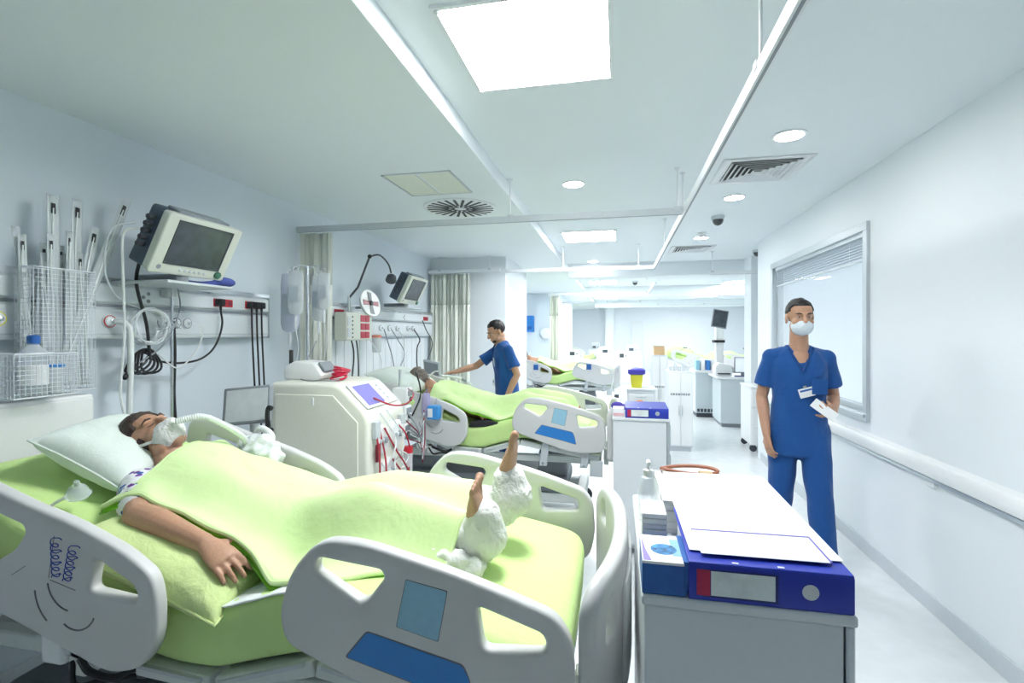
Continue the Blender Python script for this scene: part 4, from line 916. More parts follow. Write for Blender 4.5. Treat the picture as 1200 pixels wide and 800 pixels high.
# wire baskets with catheters and bottle
wire = M('basket_wire', (.72, .76, .80), .35, metal=.3)
def wire_basket(label, x0, x1, y0, y1, z0, z1, pitch, rimz=True):
    t = thing('wire_basket', label, 'basket', ((x0+x1)/2, (y0+y1)/2, z0), 'white wire baskets')
    m = MB()
    loop = [(x0, y0), (x1, y0), (x1, y1), (x0, y1)]; r = .0014
    for z in np.arange(z0+pitch, z1-.005, pitch): m.tube([(*p, z) for p in loop], r, 4, closed=True)
    for a, b in zip(loop, loop[1:]+loop[:1]):
        k = max(2, int(round(math.dist(a, b)/pitch)))
        for i in range(k): x = a[0]+(b[0]-a[0])*i/k; y = a[1]+(b[1]-a[1])*i/k; m.tube([(x, y, z0), (x, y, z1)], r, 4)
    for y in np.arange(y0, y1, pitch*1.5): m.tube([(x0, y, z0), (x1, y, z0)], r, 4)
    o = m.build('wire_mesh', wire, t); o['kind'] = 'stuff'
    MB().tube([(*p, z1) for p in loop], .004, 8, closed=True).build('rim', wire, t); MB().tube([(*p, z0) for p in loop], .003, 8, closed=True).build('base_ring', wire, t)
    for y in (y0+.03, y1-.03): MB().tube([(x0, y, z1), (x0-.02, y, z1+.02), (XW-.01, y, z1+.02)], .004, 6).build('hook', wire, t)
wire_basket('tall white wire basket full of clear catheter packets on the wall rail', -2.46, -2.36, 1.60, 1.85, 1.30, 1.83, .018)
wire_basket('small white wire basket holding a bottle, in front of the tall one', -2.36, -2.24, 1.455, 1.68, 1.30, 1.47, .018)
def packet(label, x, y, z0, tip, w, printed, group=None):
    T = frame((x, y, z0), (0, 1, 0), (tip[0]-x, 0, tip[2]-z0)) if abs(tip[1]-y) < .001 else frame((x, y, z0), Vector((0, tip[2]-z0, -(tip[1]-y))), (tip[0]-x, tip[1]-y, tip[2]-z0))
    L = math.dist((x, y, z0), tip); t = thing('catheter_packet', label, 'catheter', (x, y, z0), group)
    MB(T).grid(lambda u, v: ((v-.5)*w, u*L, .003*math.sin(v*7+u*9)), 14, 4).build('sleeve', clear_w, t, solid=.0008)
    MB(T).tube(spline([(0, .02, .003), (.006, L*.4, .004), (-.004, L*.75, .004), (0, L*.93, .003)]), .0035, 8).build('tube', tube_w, t)
    if printed: MB(T).box(-w*.18, w*.18, L*.90, L*.955, .0035, .0045).build('black_print', black, t)
packet('clear catheter packet with black print standing upright, leftmost of the tall ones', -2.41, 1.72, 1.32, (-2.45, 1.735, 2.165), .05, True)
packet('clear catheter packet with black print standing upright, beside the leftmost tall one', -2.40, 1.77, 1.32, (-2.45, 1.84, 2.17), .05, True)
packet('clear catheter packet leaning out far to the right of the tall basket', -2.39, 1.70, 1.32, (-2.44, 2.07, 2.235), .05, True)
packet('clear catheter packet leaning right, just below the longest leaning one', -2.41, 1.76, 1.32, (-2.45, 1.92, 2.06), .045, True)
random.seed(3)
for k in range(11):
    y = 1.615+.021*k; packet('short clear catheter packet in the tall wire basket, %s from the left' % 'first second third fourth fifth sixth seventh eighth ninth tenth eleventh'.split()[k], -2.44+random.uniform(0, .06), y, 1.32, (-2.455+random.uniform(0, .05), y+random.uniform(-.04, .04), 1.92+random.uniform(-.04, .1)), .032, k % 2 == 0, 'short catheter packets in the tall wire basket')
bt = thing('saline_bottle', 'clear plastic bottle with a blue cap in the small wire basket', 'bottle', (-2.30, 1.56, 1.305))
MB().lathe([(.040, 0), (.045, .01), (.045, .15), (.038, .18), (.018, .20), (.018, .215)], (-2.30, 1.56, 1.305), 20).build('bottle_body', clear, bt); MB().lathe([(.021, .205), (.021, .235), (.015, .24)], (-2.30, 1.56, 1.305), 16).build('cap', blue_m, bt)
MB().lathe([(.0458, .04), (.0458, .12)], (-2.30, 1.56, 1.305), 20).build('bottle_label', paper, bt)
bt = thing('drinking_cup', 'small clear cup beside the bottle in the small wire basket', 'cup', (-2.30, 1.635, 1.305))
MB().lathe([(.028, 0), (.033, .11), (.030, .11), (.026, .005)], (-2.30, 1.635, 1.305), 16).build('cup_wall', clear_w, bt); MB().lathe([(.035, .108), (.035, .118), (.03, .12)], (-2.30, 1.635, 1.305), 16).build('cup_lid', blue_s, bt)
lk = thing('wall_locker', 'white wall locker below the wire baskets', 'locker', (-2.46, 1.45, .55))
MB().box(XL+.001, -2.36, 1.05, 1.84, .55, 1.275).build('carcass', plastic_w, lk, bevel=.008)
for k in (0, 1):
    d = MB().box(-2.359, -2.345, 1.06+k*.39, 1.44+k*.39, .565, 1.26).build('door', plastic_w, lk, bevel=.004); MB().box(-2.344, -2.33, 1.40+k*.06, 1.41+k*.06, .85, .97).build('handle', alu, d, bevel=.003)

# dialysis machine
dy0, dy1 = 2.56, 3.05
dm = thing('dialysis_machine', 'large cream dialysis machine with violet screen between the first and second beds', 'machine', (-1.68, 2.8, 0))
put(tf(panel([rounded([(-2.0, .20), (-1.37, .20), (-1.37, 1.09), (-1.56, 1.268), (-2.0, 1.268)], [.03, .03, .06, .06, .04])], dy1-dy0, .025, 3), Matrix.Translation((0, (dy0+dy1)/2, 0)) @ XZ), 'body', cream, dm)
MB().prism([(-1.96, .28), (-1.43, .28), (-1.43, 1.05), (-1.585, 1.20), (-1.96, 1.20)], dy0-.004, dy0+.01, 'y').build('side_panel', cream, dm, bevel=.004)
MB().box(-1.72, -1.705, dy0-.008, dy0, 1.14, 1.185).build('panel_latch', plastic_w, dm, bevel=.002)
MB().box(-2.0, -1.36, dy0+.02, dy1-.02, .10, .2).build('plinth', grey_l, dm, bevel=.01)
MB().box(-1.45, -1.34, dy0-.01, dy1-.1, .50, .62).build('blue_pedal_box', blue_m, dm, bevel=.01)
for x in (-1.93, -1.44):
    for y in (dy0+.06, dy1-.06):
        c = MB().box(x-.02, x+.02, y-.02, y+.02, .07, .11).build('caster', grey_m, dm); MB().lathe([(.04, -.014), (.05, -.01), (.05, .01), (.04, .014)], (x, y, .05), 16, axis=1).build('wheel', grey_d, c)
sd = Vector((.19, 0, -.178)).normalized(); Ts = frame((-1.465, 2.80, 1.184), sd, (0, 1, 0))
MB(Ts).box(-.095, .095, -.20, .20, .0, .010).build('display_housing', plastic_w, dm, bevel=.004); MB(Ts).box(-.075, .078, -.165, .03, .010, .013).build('display', screen_p, dm)
for k in range(4): MB(Ts).lathe([(.010, .010), (.010, .014)], (-.05+.035*k, .10, 0), 12).build('touch_button', grey_l, dm)
xf = -1.37
for y, z in ((2.70, .93), (2.90, .93), (2.80, .72)):
    o = MB().lathe([(.085, 0), (.085, .018), (.075, .026), (.03, .028)], (xf, y, z), 28, axis=0).build('blood_pump', plastic_w, dm); MB().box(xf+.026, xf+.04, y-.05, y+.05, z-.012, z+.012).build('pump_rotor', grey_l, o, bevel=.005); MB().lathe([(.018, .028), (.018, .046), (.01, .048)], (xf, y, z), 14, axis=0).build('rotor_knob', grey_m, o)
MB().cyl((xf+.05, 2.99, .50), (xf+.05, 2.99, .80), .028, n=16).build('dialyser', clear_w, dm); MB().cyl((xf+.05, 2.99, .79), (xf+.05, 2.99, .83), .031, n=16).build('dialyser_cap', red, dm); MB().cyl((xf+.05, 2.99, .47), (xf+.05, 2.99, .51), .031, n=16).build('dialyser_cap', blue_s, dm)
MB().box(xf, xf+.03, 2.60, 2.66, .95, 1.05).build('air_detector', grey_l, dm, bevel=.005); MB().box(xf+.02, xf+.035, 2.605, 2.645, .82, .92).build('clamp', darkred, dm, bevel=.003); MB().box(xf, xf+.03, 2.94, 3.0, .98, 1.04).build('pressure_port', grey_l, dm, bevel=.004)
random.seed(11)
tubes = [[(xf+.02, 2.62, .98), (xf+.05, 2.60, .85), (xf+.05, 2.61, .6), (xf+.06, 2.62, .42)], [(xf+.02, 2.66, 1.0), (xf+.06, 2.66, .8), (xf+.06, 2.65, .55), (xf+.05, 2.67, .4)],
         [(xf+.03, 2.70, 1.0), (xf+.07, 2.78, .85), (xf+.08, 2.92, .70), (xf+.06, 2.96, .58), (xf+.07, 2.85, .48), (xf+.05, 2.72, .45)], [(xf+.03, 2.80, .80), (xf+.07, 2.88, .66), (xf+.07, 2.82, .52), (xf+.07, 2.72, .58), (xf+.06, 2.70, .74)],
         [(xf-.05, 2.72, 1.17), (xf+.03, 2.80, 1.12), (xf+.06, 2.95, 1.11), (xf+.04, 3.1, 1.15), (-1.5, 3.4, 1.15)], [(xf+.02, 2.9, .99), (xf+.06, 2.95, .9), (xf+.07, 3.0, .7), (xf+.06, 2.9, .55)],
         [(xf+.03, 2.72, .7), (xf+.08, 2.80, .60), (xf+.08, 2.92, .62), (xf+.06, 2.98, .72)]]
for q in range(6): tubes.append([(xf+.03, 2.62+.06*q, .62+.03*(q % 3)), (xf+.08, 2.66+.05*q, .52), (xf+.09, 2.74+.03*q, .46), (xf+.07, 2.60+.05*q, .50), (xf+.04, 2.64+.04*q, .70)])
for i, p in enumerate(tubes): MB().tube(spline(p, 8), .0055, 8).build('blood_line', tube_r, dm)
for i in range(16):
    y = random.uniform(2.65, 3.0); z = random.uniform(.5, .95); MB().tube(spline([(xf+.02, y, z+.15), (xf+.07, y+random.uniform(-.1, .1), z), (xf+.08, y+random.uniform(-.15, .15), z-.1), (xf+.03, y+random.uniform(-.1, .1), z-.2)], 8), .0045, 8).build('clear_line', tube_w, dm)
# syringe pump and coil standing on the machine
sp = thing('syringe_pump', 'small white pump with grey keypad on top of the dialysis machine', 'pump', (-1.86, 2.80, 1.268))
put(tf(panel([rounded([(-2.0, 1.270), (-1.78, 1.270), (-1.74, 1.30), (-1.80, 1.375), (-1.93, 1.385), (-2.0, 1.35)], .02)], .18, .012), Matrix.Translation((0, 2.78, 0)) @ XZ), 'body', plastic_w, sp)
MB(frame((-1.765, 2.78, 1.345), Vector((.06, 0, -.075)), (0, 1, 0))).box(-.035, .035, -.06, .06, .0, .012).build('keypad', grey_m, sp, bevel=.003); MB().cyl((-1.985, 2.74, 1.36), (-1.985, 2.74, 1.45), .012, n=10).build('pole_clamp', black, sp)
rc = MB()
for k in range(5): rc.tube([(-1.66+.045*math.cos(2*math.pi*j/20), 2.74+.045*math.sin(2*math.pi*j/20)+.01*k, 1.285+.013*k+.012*math.sin(2*math.pi*j/20+k)) for j in range(20)], .007, 7, closed=True)
rc.build('tubing_coil', M('red_line', (.55, .02, .06), .3), label='coil of red tubing on top of the dialysis machine', cat='tubing')
iv = thing('drip_stand', 'steel drip stand behind the dialysis machine', 'drip stand', (-2.16, 3.16, 0))
MB().cyl((-2.16, 3.16, .06), (-2.16, 3.16, 2.03), .011, n=12).build('pole', steel, iv)
for a in range(5):
    c, s_ = math.cos(a*1.2566), math.sin(a*1.2566); MB().tube([(-2.16, 3.16, .10), (-2.16+.2*c, 3.16+.2*s_, .06)], .012, 8).build('foot', steel, iv)
for sx, sy in ((1, 0), (-1, 0), (0, 1), (0, -1)): MB().tube(spline([(-2.16, 3.16, 2.02), (-2.16+.07*sx, 3.16+.07*sy, 2.03), (-2.16+.12*sx, 3.16+.12*sy, 2.0), (-2.16+.13*sx, 3.16+.13*sy, 2.03)], 5), .004, 8).build('hook', steel, iv)
MB().cbox((-2.16, 3.16, 1.3), (.04, .04, .05)).build('height_clamp', black, iv, bevel=.005)
def drip_bag(label, x, y, z, h, w, mat, line=True):
    t = thing('drip_bag', label, 'bag', (x, y, z-h), 'infusion bags')
    rings = []
    for k, (v, a, b) in enumerate(((0, .3, .25), (.04, .8, .35), (.15, 1, .7), (.5, 1, 1), (.8, 1, .8), (.95, .9, .3), (1, .85, .15))): rings.append([(x+w*a*math.cos(q), y+.022*b*math.sin(q), z-h+h*v) for q in np.linspace(0, 2*math.pi, 16, endpoint=False)])
    MB().loft(rings).build('pouch', mat, t); MB().box(x-w*.6, x+w*.6, y-.024, y-.0225, z-h*.7, z-h*.35).build('print', M('print_grey', (.5, .56, .62), .5), t)
    MB().tube([(x+.018*math.cos(q), y, z+.012+.018*math.sin(q)) for q in np.linspace(0, 2*math.pi, 12, endpoint=False)], .003, 6, closed=True).build('hanger', plastic_w, t)
    MB().cyl((x, y, z-h-.09), (x, y, z-h-.005), .011, n=10).build('drip_chamber', clear_w, t)
    if line: MB().tube(spline([(x, y, z-h-.09), (x+.02, y, z-h-.25), (x-.02, y-.02, z-h-.45)]), .0025, 6).build('drip_line', tube_w, t)
drip_bag('large lilac tinted drip bag on the left of the drip stand', -2.30, 3.16, 1.98, .42, .075, M('lilac_bag', (.66, .70, .84), .2, alpha=.75))
drip_bag('clear drip bag in the middle of the drip stand', -2.16, 3.03, 1.98, .30, .06, clear_w); drip_bag('narrow clear drip bag on the right of the drip stand', -2.03, 3.16, 1.98, .26, .05, clear_w); drip_bag('clear drip bag at the back of the drip stand', -2.16, 3.30, 1.98, .34, .06, clear_w)
cable('drip_tube', 'thin grey drip tube lying across the top of the dialysis machine', [(-2.05, 3.1, 1.5), (-2.02, 2.9, 1.30), (-1.85, 2.66, 1.275), (-1.68, 2.64, 1.275), (-1.63, 2.70, 1.276)], .004, grey_m, cat='tube')

# ventilator screen on its stand, breathing hoses, crumpled bag
vt = thing('ventilator', 'grey framed ventilator screen on a stand beside the dialysis machine', 'ventilator', (-1.98, 2.36, 0))
Tv = frame((-1.95, 2.33, 1.165), (.985, .10, .10), (-.16, .22, .96))
put(tf(panel([rounded([(-.135, -.10), (.135, -.10), (.135, .10), (-.135, .10)], .012)], .035, .006), Tv), 'screen_case', grey_m, vt); MB(Tv).box(-.115, .122, -.085, .085, .0176, .0195).build('screen', M('pale_screen', (.66, .70, .73), .3, var=.12, scale=9), vt)
MB().cyl((-1.97, 2.40, .3), (-1.97, 2.40, 1.1), .022, n=12).build('stand_pole', grey_l, vt); MB().box(-2.12, -1.82, 2.27, 2.50, .35, .75).build('unit_body', plastic_w, vt, bevel=.02); MB().box(-2.15, -1.80, 2.24, 2.53, .08, .13).build('base', grey_l, vt, bevel=.01)
for x in (-2.11, -1.84):
    for y in (2.27, 2.50): MB().lathe([(.03, -.012), (.04, -.008), (.04, .008), (.03, .012)], (x, y, .04), 14, axis=1).build('caster', grey_d, vt)
MB().tube(spline([(-1.80, 2.30, 1.05), (-1.80, 2.29, 1.12), (-1.785, 2.28, 1.165), (-1.765, 2.28, 1.16)], 5), .012, 8).build('handle', black, vt); MB().cyl((-1.83, 2.33, 1.04), (-1.77, 2.28, 1.05), .014, n=8).build('handle_base', black, vt)
def corrug(name, label, pts, r, mat, cat='hose'):
    P = spline(pts, 26); return MB().tube(P, [r*(1 if i % 2 else .84) for i in range(len(P))], 10).build(name, mat, label=label, cat=cat)
corrug('breathing_hose', 'white corrugated breathing hose from the mask over the chest to the ventilator', [(-1.66, 1.60, 1.215), (-1.60, 1.68, 1.22), (-1.58, 1.84, 1.12), (-1.68, 2.0, 1.04), (-1.80, 2.15, 1.02), (-1.85, 2.27, .95)], .013, tube_w)
corrug('breathing_hose', 'second white corrugated hose curving beside the crumpled bag', [(-1.52, 1.93, 1.0), (-1.55, 2.00, 1.08), (-1.66, 2.06, 1.10), (-1.76, 2.16, 1.0), (-1.82, 2.26, .88)], .016, tube_w)
b = MB(); b.sph((-1.60, 1.97, 1.02), (.11, .06, .075), 24, 16); b.sph((-1.53, 1.955, 1.0), (.07, .05, .05), 18, 12); me = blob(b, .006, 1)
for v, vn in zip(me.vertices, normals(me)): v.co += vn*.018*noise.noise(v.co*24)
bag = put(me, 'plastic_bag', clear_w, label='crumpled white plastic bag beside the nearest patient\'s chest', cat='bag', recalc=False)
bag.data.materials[0] = M('bag_white', (.74, .78, .80), .3, bump=.4, scale=40, var=.1)
MB().tube(spline([(-1.63, 1.905, 1.0), (-1.60, 1.902, .985), (-1.57, 1.905, 1.0), (-1.55, 1.91, .985)], 5), .004, 6).build('black_lettering', black, bag); MB().tube(spline([(-1.69, 1.92, 1.03), (-1.68, 1.91, 1.0), (-1.70, 1.92, .98)], 5), .005, 6).build('black_strap', black, bag)
ox = thing('oxygen_mask', 'clear oxygen mask lying by the pillow corner of the nearest bed', 'mask', (-1.72, 1.30, .98))
b = MB(frame((-1.735, 1.305, 1.02), (1, .2, -.2), (-.1, .9, .3))); b.lathe([(.034, 0), (.036, .004), (.033, .006), (.024, .030), (.010, .042), (.008, .055)], n=20); b.build('cup', clear, ox)
MB().tube(spline([(-1.76, 1.29, 1.02), (-1.79, 1.26, .99), (-1.77, 1.23, .93), (-1.72, 1.22, .91)]), .005, 8).build('tube', tube_w, ox)

# things around the head of the second bed
il = thing('examination_lamp', 'white round examination lamp on a jointed black arm above the second bed', 'lamp', (-2.5, 4.25, 1.55))
MB().cyl((-2.44, 4.20, 1.55), (-2.44, 4.20, 1.9), .014, n=10).build('post', steel, il); MB().tube([(-2.44, 4.20, 1.88), (-2.36, 4.22, 1.98), (-2.30, 4.33, 2.28)], .010, 8).build('lower_arm', grey_d, il); MB().tube(spline([(-2.30, 4.33, 2.28), (-2.26, 4.45, 2.31), (-2.22, 4.55, 2.24), (-2.2, 4.58, 2.15)]), .008, 8).build('upper_arm', grey_d, il); MB().sph((-2.30, 4.33, 2.28), .02).build('joint', black, il)
MB(frame((-2.20, 4.58, 2.10), (.9, .3, -.3), (0, .7, .7))).lathe([(.02, .04), (.045, .02), (.055, -.03), (.05, -.03)], n=18).build('small_head', grey_d, il)
fn_ = thing('wall_fan', 'round white lamp head with dark blades on the second bed rail', 'fan', (-2.4, 4.35, 1.70)); Tf = frame((-2.30, 4.35, 1.84), (.2, .95, 0), (-.25, .05, .95))
MB(Tf).lathe([(.03, -.09), (.10, -.05), (.135, 0), (.13, .005), (.02, -.005)], n=28).build('dish', plastic_w, fn_)
for k in range(4): MB(Tf @ Matrix.Rotation(k*1.57, 4, 'Z')).prism([(.02, -.015), (.10, -.03), (.11, .02), (.02, .015)], .003, .007, 'z').build('blade', grey_m if k % 2 else darkred, fn_)
MB(Tf).lathe([(.025, 0), (.022, .015), (.008, .02)], n=14).build('hub', grey_d, fn_); MB().tube([(-2.36, 4.36, 1.80), (-2.46, 4.36, 1.80)], .012, 8).build('bracket', grey_m, fn_)
ip = thing('infusion_pump', 'cream infusion pump with red digits and dark keypad beside the second bed', 'pump', (-2.35, 4.1, 1.48))
MB().box(-2.42, -2.30, 3.92, 4.38, 1.49, 1.74).build('case', bz, ip, bevel=.012)
for r_ in range(3):
    for c_ in range(2): MB().box(-2.30, -2.296, 4.16+c_*.085, 4.235+c_*.085, 1.51+r_*.075, 1.57+r_*.075).build('red_display', M('led_red', (.45, .02, .05), .3), ip)
for r_ in range(6): MB().lathe([(.008, 0), (.008, .004)], (-2.30, 4.02, 1.52+r_*.036), 8, axis=0).build('key', grey_d, ip)
for c_ in range(2): MB().box(-2.30, -2.296, 3.94, 3.985, 1.52+c_*.1, 1.60+c_*.1).build('display_window', grey_l, ip)
m2 = dup(mon, (-.02, 2.85, .02), 'cream patient monitor seen from the side above the second bed')
cl2 = thing('urine_meter', 'clear wall canister with orange cap below the second bed unit', 'canister', (-2.44, 4.72, 1.35))
MB().lathe([(.04, 0), (.045, .01), (.048, .14), (.05, .15)], (-2.43, 4.72, 1.36), 18).build('canister_body', clear_w, cl2); MB().lathe([(.05, .15), (.05, .175), (.03, .18)], (-2.43, 4.72, 1.36), 18).build('cap', M('salmon', (.75, .25, .18), .4), cl2)
random.seed(5)
for k, (y, zt, zb, c, nm) in enumerate(((4.06, 1.70, 1.05, black, 'first'), (4.14, 1.66, .95, grey_d, 'second'), (4.95, 1.60, .95, grey_m, 'third'), (5.12, 1.60, 1.0, grey_m, 'fourth'), (5.30, 1.60, .95, tube_w, 'fifth'), (5.75, 1.60, 1.15, black, 'sixth'), (4.55, 1.60, .95, tube_w, 'seventh'), (6.02, 1.72, 1.1, grey_d, 'eighth'))):
    cable('service_hose', 'hose or cable hanging from the second bedhead unit, %s from the first curtain' % nm, [(-2.46, y, zt), (-2.40, y+random.uniform(-.05, .1), zt-.12), (-2.38, y+random.uniform(-.1, .2), (zt+zb)/2), (-2.36, y+random.uniform(-.2, .1), zb), (-2.35, y, zb-.35)], .007 if c in (black, grey_d) else .006, c, 'hoses below the second bedhead unit', cat='hose')
wp = thing('wall_panel', 'pale ribbed wall panel below the second bedhead unit', 'panel', (XL, 5.2, .9))
for k in range(16): MB().box(XL+.001, XL+.012, 4.05+k*.145, 4.185+k*.145, .9, 1.5).build('rib', white_paint, wp, bevel=.005)
# stand with pumps, blue drainage box and lilac bag by the second bed's head rail
ps = thing('pump_stand', 'steel stand crowded with small white pumps beside the head of the second bed', 'stand', (-1.62, 3.52, 0))
MB().cyl((-1.62, 3.52, .06), (-1.62, 3.52, 1.28), .012, n=10).build('pole', steel, ps)
for a in range(5): MB().tube([(-1.62, 3.52, .10), (-1.62+.2*math.cos(a*1.2566), 3.52+.2*math.sin(a*1.2566), .05)], .012, 8).build('foot', steel, ps)
for k in range(3): o = MB().box(-1.66+.01*k, -1.54+.01*k, 3.42, 3.54, .78+k*.13, .89+k*.13).build('pump', plastic_w, ps, bevel=.012); MB().box(-1.54+.01*k, -1.536+.01*k, 3.44, 3.52, .83+k*.13, .87+k*.13).build('pump_screen', grey_m, o); MB().lathe([(.018, 0), (.018, .012)], (-1.54+.01*k, 3.48, .805+k*.13), 12, axis=0).build('pump_dial', grey_d, o)
for k in range(6): MB().tube(spline([(-1.55, 3.44+.02*k, 1.0-.05*k), (-1.46, 3.48+.02*k, .85-.03*k), (-1.45, 3.55, .68-.02*k), (-1.52, 3.62+.03*k, .72), (-1.5, 3.70, .85+.02*k)]), .005, 6).build('line', (grey_m, tube_w, darkred)[k % 3], ps)
db = thing('drainage_box', 'small bright blue drainage box clipped to the second bed\'s head rail', 'box', (-1.46, 3.80, .84)); MB().box(-1.51, -1.41, 3.78, 3.86, .86, .97).build('case', M('bright_blue', (.05, .30, .70), .4), db, bevel=.01); MB().box(-1.50, -1.46, 3.775, 3.782, .88, .95).build('gauge', paper, db); MB().tube([(-1.46, 3.84, .97), (-1.46, 3.87, 1.02), (-1.46, 3.895, 1.0)], .004, 6).build('clip', steel, db)
lb = thing('fluid_bag', 'lilac fluid bag hanging on the head rail of the second bed', 'bag', (-1.52, 3.82, .98)); MB().loft([[(-1.535+.038*a*math.cos(q), 3.835+.018*b*math.sin(q), z) for q in np.linspace(0, 2*math.pi, 14, endpoint=False)] for z, a, b in ((.88, .6, .4), (.90, 1, .9), (.98, 1, 1), (1.05, .9, .5), (1.07, .7, .2))]).build('pouch', lilac, lb); MB().tube([(-1.535, 3.835, 1.065), (-1.535, 3.85, 1.10)], .004, 6).build('blue_clip', blue_s, lb)
cable('ecg_lead', 'black lead looping over the pillow end of the second bed', [(-1.75, 4.20, 1.12), (-1.72, 4.05, 1.22), (-1.62, 3.86, 1.20), (-1.57, 3.80, 1.05), (-1.60, 3.70, .90)], .007, black)
tp = thing('tablet_arm', 'grey bedside touch screen in front of the nurse\'s hand', 'screen', (-1.98, 5.15, .75)); Tt = frame((-1.98, 5.12, 1.17), (.85, -.45, -.10), (-.2, -.1, .95))
put(tf(panel([rounded([(-.13, -.09), (.13, -.09), (.13, .09), (-.13, .09)], .012)], .025, .005), Tt), 'case', grey_l, tp); MB(Tt).box(-.11, .11, -.07, .07, .0126, .014).build('screen', grey_m, tp); MB().cyl((-1.99, 5.14, .05), (-1.99, 5.14, 1.10), .016, n=10).build('pole', steel, tp); MB().lathe([(.2, 0), (.2, .02), (.03, .05)], (-1.99, 5.14, 0), 24).build('foot', grey_l, tp)
for nm, p, c in (('light', ((-1.62, 4.42, 1.16), (-1.5, 4.5, 1.14), (-1.45, 4.62, 1.10), (-1.38, 4.58, 1.06)), tube_w), ('dark', ((-1.60, 4.5, 1.15), (-1.52, 4.58, 1.14), (-1.42, 4.55, 1.10)), grey_m)): corrug('breathing_hose', '%s breathing hose lying on the second patient\'s chest' % nm, list(p), .014, c)

MB().prism([(-1.22, .775), (-.98, .79), (-.94, .815), (-1.02, .838), (-1.20, .825)], 1.185+BED2, 1.33+BED2, 'y').build('foam_wedge', M('black_foam', (.02, .022, .026), .8), label='black foam wedge under the blanket edge of the second bed', cat='wedge', bevel=.012)
# ================================================================ bedside cabinets with their binders
cab_m = M('cabinet_enamel', (.70, .74, .77), .38, var=.01)
def cabinet(label, x0, x1, y0, y1, z1, group='white bedside cabinets'):
    t = thing('bedside_cabinet', label, 'cabinet', ((x0+x1)/2, (y0+y1)/2, 0), group)
    MB().box(x0+.006, x1-.022, y0+.008, y1, .09, z1-.022).build('carcass', cab_m, t, bevel=.004)
    MB().box(x1-.020, x1-.004, y0+.004, y1, .09, z1-.022).build('side_post', alu, t, bevel=.004)
    MB().box(x0, x1, y0, y1, z1-.022, z1).build('top', cab_m, t, bevel=.006)
    MB().box(x0+.03, x1-.04, y0+.03, y1-.02, .05, .09).build('plinth', grey_l, t)
    d = MB().box(x1-.004, x1+.006, y0+.03, y1-.03, .12, .52).build('door', cab_m, t, bevel=.003); MB().box(x1+.006, x1+.018, y0+.08, y0+.20, .47, .48).build('handle', alu, d)
    for k in (0, 1): d = MB().box(x1-.004, x1+.006, y0+.03, y1-.03, .54+k*.2, .72+k*.2).build('drawer', cab_m, t, bevel=.003); MB().box(x1+.006, x1+.018, (y0+y1)/2-.06, (y0+y1)/2+.06, .67+k*.2, .68+k*.2).build('handle', alu, d)
    for x in (x0+.05, x1-.06):
        for y in (y0+.06, y1-.05): MB().lathe([(.02, -.01), (.027, -.007), (.027, .007), (.02, .01)], (x, y, .028), 12, axis=1).build('caster', grey_d, t)
    return t
def binder(label, x0, x1, y0, y1, z, h=.075):
    t = thing('ring_binder', label, 'binder', ((x0+x1)/2, (y0+y1)/2, z))
    MB().box(x0, x1, y0, y1, z, z+.003).build('lower_cover', blue_d, t, bevel=.001)
    T = Matrix.Rotation(.035, 4, 'X'); MB(Matrix.Translation((0, y0, z+h)) @ T).box(x0, x1, 0, y1-y0, -.003, 0).build('upper_cover', blue_d, t, bevel=.001)
    MB().loft([[(x, y0+q[0], z+q[1]) for q in ((-.0, .0), (-.004, .006), (-.004, h-.006), (0, h), (.004, h), (.004, 0))] for x in (x0, x1)]).build('spine', blue_d, t, bevel=.001)
    w = x1-x0; y = y0-.0045
    MB().box(x0+w*.085, x0+w*.555, y-.0006, y, z+h*.12, z+h*.86).build('label_pocket', M('label_navy', (.01, .02, .16), .3), t); MB().box(x0+w*.05, x0+w*.135, y-.0012, y, z+h*.16, z+h*.84).build('red_tab', M('tab_red', (.45, .02, .08), .4), t); MB().box(x0+w*.14, x0+w*.535, y-.0014, y, z+h*.18, z+h*.82).build('spine_label', M('spine_paper', (.72, .78, .78), .6, var=.12, scale=25), t)
    MB().lathe([(.015, 0), (.015, .001), (.011, .0012)], (x0+w*.745, y, z+h*.5), 18, axis=1).build('finger_ring', steel, t)
    for k in (.28, .56): MB().box(x0+w*k, x0+w*k+.012, y0+.004, y0+.009, z+h, z+h+.0015).build('rado_slot', plastic_w, t)
    MB().box(x0+.01, x1-.012, y0+.03, y1-.004, z+.004, z+h*.55).build('page_block', paper, t, bevel=.001)
    return t
CZ = 1.02
cabinet('white bedside cabinet at the foot of the nearest bed, carrying the big blue binder', .045, .440, 1.047, 1.70, CZ)
binder('large blue ring binder lying spine forward on the nearest cabinet', .137, .433, 1.052, 1.34, CZ)
# sheets lying on the binder and a stack behind it
def sheet(name, label, pts, z, t, mat, cat, **k):
    return MB().loft([[(p[0], p[1], z+p[2]*0+0) for p in [(a[0], a[1], 0) for a in pts]], [(a[0], a[1], z+t) for a in pts]]).build(name, mat, label=label, cat=cat, **k)
ps_ = thing('paper_stack', 'thick stack of white forms behind the big blue binder', 'paper', (.26, 1.54, CZ))
for k in range(9):
    d = .002*math.sin(k*2.3); MB().box(.115+d, .405+d, 1.39+d, 1.692+d*.5, CZ+.0005+k*.0095, CZ+k*.0095+.009).build('form_pad', paper, ps_)
Tp = frame((.135, 1.065, CZ+.0775), (1, .02, 0), (0, 1, .036))
MB(Tp).box(.01, .30, .03, .56, .0012, .0022).build('loose_form', paper, label='wide white form lying over the big blue binder and the stack', cat='paper')
o = MB(Tp).box(.03, .27, .012, .125, .004, .0052).build('folded_form', paper, label='folded white form with a violet edge on the front of the big binder', cat='paper'); 
MB(Tp).box(.028, .272, .1255, .1295, .0045, .0060).build('violet_edge', M('violet_line', (.14, .12, .50), .4), o); MB(Tp).box(.270, .2735, .012, .1295, .0045, .0060).build('violet_edge', MATS['violet_line'], o)
